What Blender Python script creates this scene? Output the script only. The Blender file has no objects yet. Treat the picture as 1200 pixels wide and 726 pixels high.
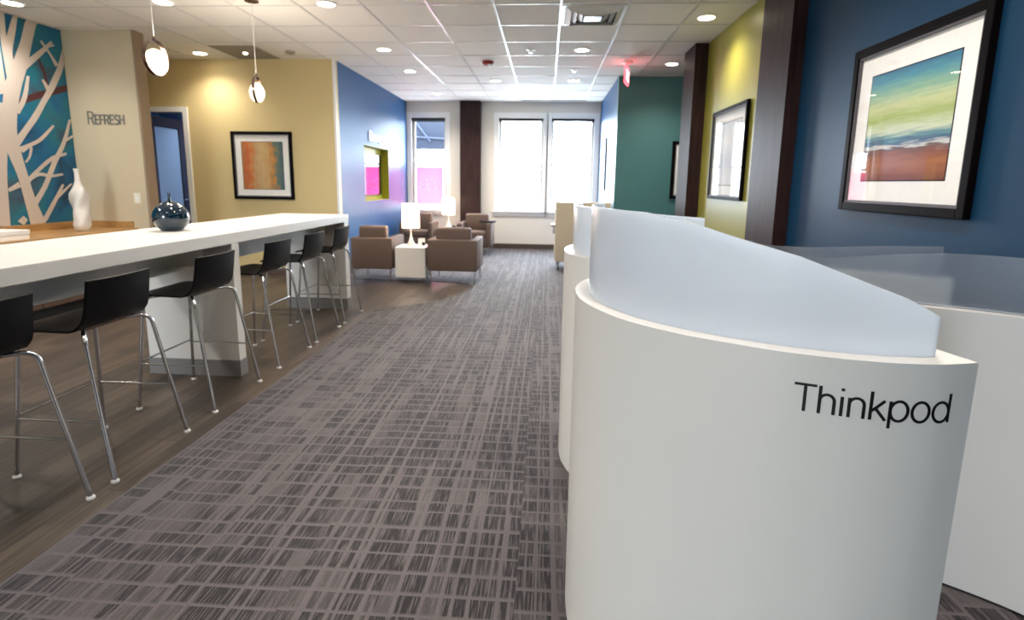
import bpy, bmesh, math, random
from mathutils import Vector, Matrix
random.seed(7)
SC = bpy.context.scene
COL = SC.collection
PI = math.pi
CEIL = 2.944

# ------------------------------------------------------------------ materials
def lin(c):
    return tuple((v / 255 / 12.92) if v / 255 <= 0.04045 else ((v / 255 + 0.055) / 1.055) ** 2.4 for v in c)

def new_mat(name):
    m = bpy.data.materials.new(name)
    m.use_nodes = True
    nt = m.node_tree
    return m, nt, nt.nodes['Principled BSDF']

def setin(b, **kw):
    for k, v in kw.items():
        b.inputs[k.replace('_', ' ')].default_value = v

def pm(name, rgb, rough=0.5, metal=0.0, spec=0.5, var=0.04, bump=0.0, scale=40.0, coat=0.0):
    """plain paint / plastic / metal with a faint procedural variation"""
    m, nt, b = new_mat(name)
    c = lin(rgb)
    setin(b, Roughness=rough, Metallic=metal)
    b.inputs['Specular IOR Level'].default_value = spec
    b.inputs['Coat Weight'].default_value = coat
    tc = nt.nodes.new('ShaderNodeTexCoord')
    nz = nt.nodes.new('ShaderNodeTexNoise')
    nz.inputs['Scale'].default_value = scale
    nz.inputs['Detail'].default_value = 3
    nt.links.new(tc.outputs['Object'], nz.inputs['Vector'])
    rp = nt.nodes.new('ShaderNodeValToRGB')
    rp.color_ramp.elements[0].color = (*[x * (1 - var) for x in c], 1)
    rp.color_ramp.elements[1].color = (*[min(1, x * (1 + var)) for x in c], 1)
    nt.links.new(nz.outputs['Fac'], rp.inputs['Fac'])
    nt.links.new(rp.outputs['Color'], b.inputs['Base Color'])
    if bump:
        bp = nt.nodes.new('ShaderNodeBump')
        bp.inputs['Strength'].default_value = bump
        bp.inputs['Distance'].default_value = 0.002
        nt.links.new(nz.outputs['Fac'], bp.inputs['Height'])
        nt.links.new(bp.outputs['Normal'], b.inputs['Normal'])
    return m

def emit(name, rgb, strength):
    m, nt, b = new_mat(name)
    b.inputs['Base Color'].default_value = (*lin(rgb), 1)
    b.inputs['Emission Color'].default_value = (*lin(rgb), 1)
    b.inputs['Emission Strength'].default_value = strength
    return m

def nodes(nt):
    def N(t, **kw):
        n = nt.nodes.new('ShaderNode' + t)
        for k, v in kw.items():
            setattr(n, k, v)
        return n
    def L(a, b):
        nt.links.new(a, b)
    def math_(op, a, b=None, c=None, clamp=False):
        n = N('Math', operation=op, use_clamp=clamp)
        for i, v in enumerate((a, b, c)):
            if v is None:
                continue
            if isinstance(v, (int, float)):
                n.inputs[i].default_value = v
            else:
                L(v, n.inputs[i])
        return n.outputs[0]
    return N, L, math_

def ramp(nt, stops, interp='LINEAR'):
    r = nt.nodes.new('ShaderNodeValToRGB')
    cr = r.color_ramp
    cr.interpolation = interp
    while len(cr.elements) < len(stops):
        cr.elements.new(0.5)
    for e, (p, c) in zip(cr.elements, stops):
        e.position = p
        e.color = (*lin(c), 1) if len(c) == 3 else c
    return r

def carpet_mat():
    m, nt, b = new_mat('woven_carpet')
    N, L, F = nodes(nt)
    tc = N('TexCoord')
    sx = N('SeparateXYZ')
    L(tc.outputs['Object'], sx.inputs[0])
    X, Y = sx.outputs['X'], sx.outputs['Y']
    def noise(vec, scale, detail=1.0):
        n = N('TexNoise')
        n.inputs['Scale'].default_value = scale
        n.inputs['Detail'].default_value = detail
        L(vec, n.inputs['Vector'])
        return n.outputs['Fac']
    def vec(x, y):
        c = N('CombineXYZ')
        for i, v in enumerate((x, y)):
            if isinstance(v, (int, float)):
                c.inputs[i].default_value = v
            else:
                L(v, c.inputs[i])
        return c.outputs[0]
    def white(v):
        w = N('TexWhiteNoise', noise_dimensions='2D')
        L(v, w.inputs['Vector'])
        return w.outputs['Value']
    xw = F('ADD', X, F('MULTIPLY', noise(vec(X, 3.1), 5.5), 0.16))
    yw = F('ADD', Y, F('MULTIPLY', noise(vec(7.7, Y), 4.5), 0.12))
    u = F('DIVIDE', xw, 0.074)
    fu, iu = F('FRACT', u), F('FLOOR', u)
    # rows shift a little from strip to strip
    strip = F('FLOOR', F('DIVIDE', xw, 0.37))
    v = F('ADD', F('DIVIDE', yw, 0.088), F('MULTIPLY', white(vec(strip, 4.0)), 0.6))
    fv, iv = F('FRACT', v), F('FLOOR', v)
    cell = white(vec(iu, iv))
    colr = white(vec(iu, 91.0))
    big = noise(vec(F('MULTIPLY', X, 1.0), F('MULTIPLY', Y, 0.55)), 2.6, 2.0)
    dens = F('ADD', F('ADD', F('MULTIPLY', cell, 0.35), F('MULTIPLY', colr, 0.38)), F('MULTIPLY', big, 0.9))
    darkcell = N('MapRange')
    darkcell.inputs['From Min'].default_value = 0.4
    darkcell.inputs['From Max'].default_value = 0.78
    L(dens, darkcell.inputs['Value'])
    hl = N('MapRange'); L(fv, hl.inputs['Value'])
    hl.inputs['From Min'].default_value = 0.1; hl.inputs['From Max'].default_value = 0.22
    vl = N('MapRange'); L(fu, vl.inputs['Value'])
    vl.inputs['From Min'].default_value = 0.13; vl.inputs['From Max'].default_value = 0.2
    vmask = F('MAXIMUM', vl.outputs[0], F('LESS_THAN', white(vec(iu, 17.0)), 0.35))
    streak = noise(vec(F('MULTIPLY', X, 1.0), F('MULTIPLY', Y, 0.03)), 42.0, 1.0)
    stm = N('MapRange'); L(streak, stm.inputs['Value'])
    stm.inputs['From Min'].default_value = 0.36; stm.inputs['From Max'].default_value = 0.46
    thread = noise(vec(F('MULTIPLY', X, 1.0), F('MULTIPLY', Y, 0.05)), 170.0, 2.0)
    thr = N('MapRange'); L(thread, thr.inputs['Value'])
    thr.inputs['From Min'].default_value = 0.38; thr.inputs['From Max'].default_value = 0.5
    thr.inputs['To Min'].default_value = 0.2
    mask = F('MULTIPLY', F('MULTIPLY', darkcell.outputs[0], hl.outputs[0]), F('MULTIPLY', F('MULTIPLY', vmask, stm.outputs[0]), thr.outputs[0]))
    rp = ramp(nt, [(0.0, (90, 83, 84)), (1.0, (32, 27, 28))])
    L(mask, rp.inputs['Fac'])
    fuzz = N('TexNoise'); fuzz.inputs['Scale'].default_value = 260; fuzz.inputs['Detail'].default_value = 3
    L(tc.outputs['Object'], fuzz.inputs['Vector'])
    mx = N('MixRGB', blend_type='OVERLAY'); mx.inputs[0].default_value = 0.55
    L(rp.outputs['Color'], mx.inputs[1]); L(fuzz.outputs['Fac'], mx.inputs[2])
    L(mx.outputs[0], b.inputs['Base Color'])
    bp = N('Bump'); bp.inputs['Strength'].default_value = 0.35; bp.inputs['Distance'].default_value = 0.003
    L(fuzz.outputs['Fac'], bp.inputs['Height']); L(bp.outputs['Normal'], b.inputs['Normal'])
    setin(b, Roughness=0.85)
    b.inputs['Specular IOR Level'].default_value = 0.25
    b.inputs['Sheen Weight'].default_value = 0.15
    return m

def plank_mat():
    m, nt, b = new_mat('wood_plank_vinyl')
    N, L, F = nodes(nt)
    tc = N('TexCoord'); sx = N('SeparateXYZ'); L(tc.outputs['Object'], sx.inputs[0])
    X, Y = sx.outputs['X'], sx.outputs['Y']
    u = F('DIVIDE', X, 0.145); iu = F('FLOOR', u); fu = F('FRACT', u)
    wn = N('TexWhiteNoise', noise_dimensions='1D'); L(iu, wn.inputs['W'])
    v = F('ADD', F('DIVIDE', Y, 0.95), wn.outputs['Value']); iv = F('FLOOR', v); fv = F('FRACT', v)
    cb = N('CombineXYZ'); L(iu, cb.inputs[0]); L(iv, cb.inputs[1])
    pw = N('TexWhiteNoise', noise_dimensions='2D'); L(cb.outputs[0], pw.inputs['Vector'])
    gv = N('CombineXYZ'); L(F('MULTIPLY', X, 26.0), gv.inputs[0]); L(F('MULTIPLY', Y, 1.3), gv.inputs[1]); L(F('MULTIPLY', pw.outputs['Value'], 37.0), gv.inputs[2])
    gr = N('TexNoise'); gr.inputs['Scale'].default_value = 1.6; gr.inputs['Detail'].default_value = 6; gr.inputs['Distortion'].default_value = 0.6
    L(gv.outputs[0], gr.inputs['Vector'])
    t = F('ADD', F('MULTIPLY', gr.outputs['Fac'], 0.85), F('MULTIPLY', pw.outputs['Value'], 0.3))
    rp = ramp(nt, [(0.25, (36, 30, 26)), (0.55, (65, 56, 48)), (0.85, (95, 82, 71))])
    L(t, rp.inputs['Fac'])
    seam = F('MINIMUM', F('GREATER_THAN', fu, 0.018), F('GREATER_THAN', fv, 0.004))
    mx = N('MixRGB'); L(seam, mx.inputs[0]); mx.inputs[1].default_value = (*lin((45, 36, 31)), 1)
    L(rp.outputs['Color'], mx.inputs[2]); L(mx.outputs[0], b.inputs['Base Color'])
    setin(b, Roughness=0.42)
    b.inputs['Specular IOR Level'].default_value = 0.4
    bp = N('Bump'); bp.inputs['Strength'].default_value = 0.12; bp.inputs['Distance'].default_value = 0.002
    L(gr.outputs['Fac'], bp.inputs['Height']); L(bp.outputs['Normal'], b.inputs['Normal'])
    return m

def wood_mat(name, c1, c2, rough=0.35, axis='Z', scale=3.0, coat=0.0):
    m, nt, b = new_mat(name)
    N, L, F = nodes(nt)
    tc = N('TexCoord'); mp = N('Mapping')
    s = {'X': (1, 14, 14), 'Y': (14, 1, 14), 'Z': (14, 14, 1)}[axis]
    mp.inputs['Scale'].default_value = s
    L(tc.outputs['Object'], mp.inputs['Vector'])
    nz = N('TexNoise'); nz.inputs['Scale'].default_value = scale; nz.inputs['Detail'].default_value = 5
    L(mp.outputs[0], nz.inputs['Vector'])
    rp = ramp(nt, [(0.3, c1), (0.75, c2)])
    L(nz.outputs['Fac'], rp.inputs['Fac']); L(rp.outputs['Color'], b.inputs['Base Color'])
    setin(b, Roughness=rough); b.inputs['Coat Weight'].default_value = coat
    return m

def tile_mat():
    m, nt, b = new_mat('acoustic_tile')
    N, L, F = nodes(nt)
    tc = N('TexCoord')
    nz = N('TexNoise'); nz.inputs['Scale'].default_value = 180; nz.inputs['Detail'].default_value = 4
    L(tc.outputs['Object'], nz.inputs['Vector'])
    rp = ramp(nt, [(0.3, (224, 221, 217)), (0.7, (238, 236, 232))])
    L(nz.outputs['Fac'], rp.inputs['Fac']); L(rp.outputs['Color'], b.inputs['Base Color'])
    bp = N('Bump'); bp.inputs['Strength'].default_value = 0.25; bp.inputs['Distance'].default_value = 0.002
    L(nz.outputs['Fac'], bp.inputs['Height']); L(bp.outputs['Normal'], b.inputs['Normal'])
    setin(b, Roughness=0.9)
    return m

def glass_mat(name, tint=(1, 1, 1), strength=1.0):
    m, nt, b = new_mat(name)
    N, L, F = nodes(nt)
    nt.nodes.remove(b)
    out = nt.nodes['Material Output']
    tr = N('BsdfTransparent'); tr.inputs[0].default_value = (*tint, 1)
    gl = N('BsdfGlossy'); gl.inputs['Roughness'].default_value = 0.02
    fr = N('Fresnel')
    ge = N('NewGeometry')
    L(F('MULTIPLY_ADD', ge.outputs['Backfacing'], 1 / 1.5 - 1.5, 1.5), fr.inputs['IOR'])   # same reflectance from either side
    mx = N('MixShader')
    L(F('MULTIPLY', fr.outputs[0], strength), mx.inputs[0]); L(tr.outputs[0], mx.inputs[1]); L(gl.outputs[0], mx.inputs[2])
    L(mx.outputs[0], out.inputs[0])
    return m

def frosted_mat(name, rgb, clear=0.25, trans=0.5, rough=0.35, ior=1.45):
    """frosted acrylic: part diffuse, part translucent, part blurred see-through"""
    m, nt, b = new_mat(name)
    N, L, F = nodes(nt)
    nt.nodes.remove(b)
    out = nt.nodes['Material Output']
    c = (*lin(rgb), 1)
    df = N('BsdfDiffuse'); df.inputs[0].default_value = c
    tl = N('BsdfTranslucent'); tl.inputs[0].default_value = c
    rf = N('BsdfRefraction'); rf.inputs['Color'].default_value = (*lin((225, 232, 240)), 1); rf.inputs['Roughness'].default_value = rough; rf.inputs['IOR'].default_value = ior
    gl = N('BsdfGlossy'); gl.inputs['Roughness'].default_value = 0.22
    m1 = N('MixShader'); m1.inputs[0].default_value = trans
    L(df.outputs[0], m1.inputs[1]); L(tl.outputs[0], m1.inputs[2])
    m2 = N('MixShader'); m2.inputs[0].default_value = clear
    L(m1.outputs[0], m2.inputs[1]); L(rf.outputs[0], m2.inputs[2])
    fr = N('Fresnel')
    ge = N('NewGeometry')
    L(F('MULTIPLY_ADD', ge.outputs['Backfacing'], 1 / 1.4 - 1.4, 1.4), fr.inputs['IOR'])
    m3 = N('MixShader'); L(fr.outputs[0], m3.inputs[0]); L(m2.outputs[0], m3.inputs[1]); L(gl.outputs[0], m3.inputs[2])
    L(m3.outputs[0], out.inputs[0])
    return m

def translucent_mat(name, rgb, trans=0.6):
    m, nt, b = new_mat(name)
    N, L, F = nodes(nt)
    nt.nodes.remove(b)
    out = nt.nodes['Material Output']
    df = N('BsdfDiffuse'); tl = N('BsdfTranslucent')
    df.inputs[0].default_value = tl.inputs[0].default_value = (*lin(rgb), 1)
    mx = N('MixShader'); mx.inputs[0].default_value = trans
    L(df.outputs[0], mx.inputs[1]); L(tl.outputs[0], mx.inputs[2]); L(mx.outputs[0], out.inputs[0])
    return m

def painting_mat(name, axis, stops, nscale=(1, 1, 1), warp=0.25, spec=(0, 0, 0), strokes=30):
    """abstract paint: a colour ramp along one generated axis, pushed about by stretched noise"""
    m, nt, b = new_mat(name)
    N, L, F = nodes(nt)
    tc = N('TexCoord'); mp = N('Mapping'); mp.inputs['Scale'].default_value = nscale
    L(tc.outputs['Generated'], mp.inputs['Vector'])
    nz = N('TexNoise'); nz.inputs['Scale'].default_value = 4; nz.inputs['Detail'].default_value = 6
    L(mp.outputs[0], nz.inputs['Vector'])
    sx = N('SeparateXYZ'); L(tc.outputs['Generated'], sx.inputs[0])
    t = F('ADD', sx.outputs[axis], F('MULTIPLY', F('SUBTRACT', nz.outputs['Fac'], 0.5), warp))
    rp = ramp(nt, stops); L(t, rp.inputs['Fac'])
    n2 = N('TexNoise'); n2.inputs['Scale'].default_value = strokes; n2.inputs['Detail'].default_value = 4
    L(mp.outputs[0], n2.inputs['Vector'])
    mx = N('MixRGB', blend_type='OVERLAY'); mx.inputs[0].default_value = 0.22
    L(rp.outputs['Color'], mx.inputs[1]); L(n2.outputs['Fac'], mx.inputs[2])
    L(mx.outputs[0], b.inputs['Base Color'])
    setin(b, Roughness=0.7)
    return m

def mural_mat():
    m, nt, b = new_mat('mural_teal_paint')
    N, L, F = nodes(nt)
    tc = N('TexCoord')
    nz = N('TexNoise'); nz.inputs['Scale'].default_value = 1.7; nz.inputs['Detail'].default_value = 5; nz.inputs['Distortion'].default_value = 0.8
    L(tc.outputs['Object'], nz.inputs['Vector'])
    rp = ramp(nt, [(0.28, (16, 44, 72)), (0.42, (10, 98, 142)), (0.55, (22, 112, 132)), (0.66, (58, 74, 96)), (0.8, (16, 120, 168))])
    L(nz.outputs['Fac'], rp.inputs['Fac']); L(rp.outputs['Color'], b.inputs['Base Color'])
    setin(b, Roughness=0.5)
    return m

M = {}
M['tile'] = tile_mat()
M['panel'] = pm('smooth_ceiling_panel', (232, 230, 228), 0.85)
M['grid'] = pm('white_grid_bar', (206, 205, 203), 0.3)
M['carpet'] = carpet_mat()
M['vinyl'] = plank_mat()
M['far_wall'] = pm('off_white_paint', (214, 209, 200), 0.6, bump=0.05, scale=120)
M['blue_wall'] = pm('mid_blue_paint', (36, 84, 134), 0.42, spec=0.35, bump=0.04, scale=120)
M['teal_wall'] = pm('deep_blue_paint', (20, 56, 84), 0.45, spec=0.2, bump=0.04, scale=120)
M['green_wall'] = pm('grey_green_paint', (68, 114, 114), 0.45, bump=0.04, scale=120)
M['lime_wall'] = pm('lime_paint', (150, 146, 60), 0.4, bump=0.04, scale=120)
M['mustard'] = pm('mustard_paint', (208, 188, 138), 0.5, bump=0.05, scale=120)
M['beige'] = pm('beige_paint', (196, 184, 158), 0.55, bump=0.05, scale=120)
M['plain'] = pm('light_paint', (205, 200, 190), 0.6)
M['office'] = pm('pale_blue_paint', (120, 150, 190), 0.6)
M['column'] = wood_mat('dark_brown_veneer', (40, 26, 26), (60, 41, 39), 0.48)
M['column'].node_tree.nodes['Principled BSDF'].inputs['Specular IOR Level'].default_value = 0.11
M['base'] = pm('brown_baseboard', (74, 60, 52), 0.5)
M['taupe'] = pm('taupe_guard', (146, 126, 104), 0.35)
M['white_trim'] = pm('white_trim_paint', (232, 232, 230), 0.35)
M['laminate'] = pm('white_laminate', (226, 223, 218), 0.3, var=0.015, scale=6)
M['solid'] = pm('white_solid_surface', (224, 221, 217), 0.34, var=0.02, scale=10)
M['shadow_gap'] = pm('black_plinth', (22, 21, 21), 0.7)
M['grey_kick'] = pm('grey_kick_panel', (128, 126, 126), 0.35)
M['chrome'] = pm('chrome', (205, 205, 208), 0.14, metal=1.0, var=0.01)
M['dark_chrome'] = pm('dark_nickel', (120, 104, 96), 0.22, metal=1.0, var=0.02)
M['black_ply'] = wood_mat('black_stained_plywood', (4, 4, 6), (9, 9, 12), 0.36)
M['black_ply'].node_tree.nodes['Principled BSDF'].inputs['Specular IOR Level'].default_value = 0.2
M['brown_cloth'] = pm('brown_upholstery', (98, 80, 71), 0.75, var=0.1, bump=0.25, scale=220)
M['beige_cloth'] = pm('beige_upholstery', (186, 173, 150), 0.75, var=0.06, bump=0.2, scale=220)
M['frame_dark'] = wood_mat('espresso_frame', (10, 7, 8), (18, 12, 13), 0.45)
M['frame_dark'].node_tree.nodes['Principled BSDF'].inputs['Specular IOR Level'].default_value = 0.04
M['frame_silver'] = pm('pewter_fillet', (96, 92, 96), 0.5, metal=0.3, spec=0.2)
M['mat_board'] = pm('white_mat_board', (246, 245, 242), 0.8)
M['picture_glass'] = glass_mat('picture_glass')
M['window_glass'] = glass_mat('window_glass')
M['oak'] = wood_mat('honey_oak', (158, 118, 70), (188, 148, 96), 0.35, axis='Y')
M['cabinet'] = wood_mat('brown_cabinet', (70, 50, 38), (96, 70, 54), 0.4)
M['teal_glaze'] = pm('dark_teal_glaze', (6, 34, 50), 0.08, var=0.3, scale=14, coat=0.6)
M['white_ceramic'] = pm('matte_white_ceramic', (226, 222, 216), 0.45)
M['door_wood'] = wood_mat('espresso_door', (28, 22, 30), (46, 36, 44), 0.3)
M['door_glass'] = frosted_mat('frosted_door_glass', (205, 222, 245), 0.3, 0.6)
M['frost'] = frosted_mat('frosted_acrylic', (240, 246, 254), 0.1, 0.74, 0.7)
M['frost_clear'] = frosted_mat('light_frosted_acrylic', (228, 234, 244), 0.76, 0.7, 0.25, 1.2)
M['screen'] = pm('black_glass', (12, 12, 14), 0.06, var=0.0, coat=0.5)
M['black'] = pm('black_plastic', (18, 18, 19), 0.4)
M['letter_black'] = pm('black_vinyl_letters', (10, 10, 10), 0.45)
M['letter_grey'] = pm('brushed_grey_letters', (112, 114, 112), 0.45, metal=0.1)
M['letter_white'] = pm('white_letters', (236, 240, 248), 0.35)
M['shade'] = translucent_mat('white_lamp_shade', (250, 244, 232), 0.6)
M['bulb'] = emit('warm_bulb', (255, 226, 188), 26)
M['opal'] = emit('glowing_opal_glass', (255, 226, 190), 3.2)
M['lens'] = emit('downlight_lens', (255, 240, 216), 14)
M['lens_dim'] = emit('small_lamp_lens', (255, 236, 214), 5)
M['pink'] = translucent_mat('pink_window_film', (240, 140, 186), 0.75)
M['film_white'] = translucent_mat('white_window_film', (250, 244, 250), 0.75)
M['red'] = pm('red_plastic', (150, 28, 30), 0.4)
M['exit_red'] = emit('exit_red_panel', (255, 80, 92), 2.2)
M['exit_letter'] = emit('exit_letters', (255, 210, 210), 2.2)
M['grille'] = pm('grey_grille', (150, 142, 126), 0.6)
M['lime_niche'] = pm('lime_niche_paint', (160, 158, 40), 0.45)
M['awning'] = pm('blue_grey_cladding', (46, 49, 58), 0.8, spec=0.0)
M['awning_light'] = pm('pale_blue_steel', (36, 44, 66), 0.6)
M['mural'] = mural_mat()
M['mural_tree'] = pm('warm_white_mural_paint', (200, 188, 178), 0.5, var=0.03, scale=6)
M['mural_band'] = pm('maroon_mural_paint', (82, 40, 40), 0.5, var=0.2, scale=8)
M['paper'] = pm('white_card', (238, 236, 232), 0.6)
M['red_print'] = pm('dark_red_print', (120, 30, 40), 0.5)
M['plate'] = pm('ivory_plastic', (228, 222, 206), 0.4)
M['sea'] = painting_mat('seascape_paint', 2,
    [(0.0, (120, 66, 44)), (0.14, (164, 100, 64)), (0.24, (136, 76, 48)), (0.29, (100, 76, 70)), (0.305, (210, 208, 202)), (0.34, (60, 90, 122)), (0.39, (96, 140, 146)),
     (0.45, (204, 212, 184)), (0.57, (164, 180, 104)), (0.68, (196, 204, 152)), (0.8, (130, 172, 144)), (0.92, (62, 138, 160)), (1.0, (44, 110, 146))],
    (1, 1.2, 9), 0.16)
M['pale_art'] = painting_mat('pale_wash_paint', 2, [(0.0, (226, 226, 228)), (0.4, (200, 206, 216)), (0.7, (232, 232, 230)), (1.0, (206, 212, 222))], (1, 3, 3), 0.3)
M['orange_art'] = painting_mat('orange_abstract_paint', 0,
    [(0.0, (176, 120, 66)), (0.1, (196, 96, 56)), (0.22, (206, 128, 66)), (0.36, (192, 160, 116)), (0.5, (206, 172, 122)), (0.64, (196, 160, 104)), (0.74, (204, 138, 62)), (0.84, (106, 122, 104)), (1.0, (72, 100, 110))],
    (3, 1, 1.4), 0.5)
# ------------------------------------------------------------------ mesh helpers
def bx(bm, x0, x1, y0, y1, z0, z1, bev=0.0, seg=2, mat4=None):
    g = bmesh.ops.create_cube(bm, size=1.0)
    vs = g['verts']
    T = Matrix.Translation(((x0 + x1) / 2, (y0 + y1) / 2, (z0 + z1) / 2)) @ Matrix.Diagonal((abs(x1 - x0), abs(y1 - y0), abs(z1 - z0), 1))
    if mat4 is not None:
        T = mat4 @ T
    bmesh.ops.transform(bm, matrix=T, verts=vs)
    if bev:
        es = list({e for v in vs for e in v.link_edges})
        bmesh.ops.bevel(bm, geom=es, offset=bev, segments=seg, profile=0.5, affect='EDGES', clamp_overlap=True)
    return bm

def box(*a, **k):
    return bx(bmesh.new(), *a, **k)

def rounded(pts, r=0.03, n=5):
    """polyline with its inner corners rounded"""
    P = [Vector(p) for p in pts]
    out = [P[0]]
    for i in range(1, len(P) - 1):
        a, b, c = P[i - 1], P[i], P[i + 1]
        d1, d2 = (a - b), (c - b)
        rr = min(r, d1.length * 0.48, d2.length * 0.48)
        p1, p2 = b + d1.normalized() * rr, b + d2.normalized() * rr
        for k in range(n + 1):
            t = k / n
            out.append(p1 * (1 - t) ** 2 + b * 2 * t * (1 - t) + p2 * t ** 2)
    out.append(P[-1])
    return out

def tube(bm, pts, r, n=12, cap=True):
    P = [Vector(p) for p in pts]
    rings = []
    up = None
    for i, p in enumerate(P):
        t = (P[min(i + 1, len(P) - 1)] - P[max(i - 1, 0)]).normalized()
        if up is None:
            up = Vector((0, 0, 1)) if abs(t.z) < 0.9 else Vector((1, 0, 0))
        a = (up - t * up.dot(t)).normalized()
        up = a
        b = t.cross(a)
        rad = r[i] if isinstance(r, (list, tuple)) else r
        rings.append([bm.verts.new(p + (a * math.cos(2 * PI * k / n) + b * math.sin(2 * PI * k / n)) * rad) for k in range(n)])
    for A, B in zip(rings, rings[1:]):
        for k in range(n):
            bm.faces.new((A[k], A[(k + 1) % n], B[(k + 1) % n], B[k]))
    if cap:
        bm.faces.new(list(reversed(rings[0])))
        bm.faces.new(rings[-1])
    return bm

def lathe(bm, prof, n=32, c=(0, 0, 0), cap=True):
    rings = []
    for r, z in prof:
        rings.append([bm.verts.new((c[0] + r * math.cos(2 * PI * k / n), c[1] + r * math.sin(2 * PI * k / n), c[2] + z)) for k in range(n)])
    for A, B in zip(rings, rings[1:]):
        for k in range(n):
            bm.faces.new((A[k], A[(k + 1) % n], B[(k + 1) % n], B[k]))
    if cap:
        bm.faces.new(list(reversed(rings[0])))
        bm.faces.new(rings[-1])
    return bm

def prism(bm, poly, z0, z1):
    lo = [bm.verts.new((x, y, z0)) for x, y in poly]
    hi = [bm.verts.new((x, y, z1)) for x, y in poly]
    n = len(poly)
    bm.faces.new(list(reversed(lo)))
    bm.faces.new(hi)
    for i in range(n):
        bm.faces.new((lo[i], lo[(i + 1) % n], hi[(i + 1) % n], hi[i]))
    return bm

def obj(name, bm, mat, parent=None, smooth=None):
    bmesh.ops.recalc_face_normals(bm, faces=bm.faces[:])
    me = bpy.data.meshes.new(name)
    bm.to_mesh(me)
    bm.free()
    me.materials.append(mat)
    o = bpy.data.objects.new(name, me)
    COL.objects.link(o)
    if parent is not None:
        o.parent = parent
    if smooth is not None:
        for p in me.polygons:
            p.use_smooth = True
        me.set_sharp_from_angle(angle=math.radians(smooth))
    return o

def tag(o, label, cat, group=None):
    o['label'] = label
    o['category'] = cat
    if group:
        o['group'] = group
    return o

def thing(name, label, cat, loc=(0, 0, 0), rz=0.0, group=None):
    o = bpy.data.objects.new(name, None)
    o.empty_display_size = 0.05
    COL.objects.link(o)
    o.location = loc
    o.rotation_euler = (0, 0, rz)
    return tag(o, label, cat, group)

def struct(name, bm, mat, parent=None, smooth=None):
    o = obj(name, bm, mat, parent, smooth)
    if parent is None:
        o['kind'] = 'structure'
    return o

def spot(parent, loc, power, color=(1, 0.93, 0.84), ang=140, blend=1.0, size=0.1):
    l = bpy.data.lights.new('lamp_or_fill_spot', 'SPOT')
    l.energy = power
    l.color = color
    l.spot_size = math.radians(ang)
    l.spot_blend = blend
    l.shadow_soft_size = size
    o = bpy.data.objects.new('lamp_or_fill_spot', l)
    COL.objects.link(o)
    o.location = loc
    if parent is not None:
        o.parent = parent
    return o

# ------------------------------------------------------------------ stroke lettering
def arc(cx, cy, rx, ry, a0, a1, n=14):
    return [(cx + rx * math.cos(math.radians(a0 + (a1 - a0) * k / n)), cy + ry * math.sin(math.radians(a0 + (a1 - a0) * k / n))) for k in range(n + 1)]

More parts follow.
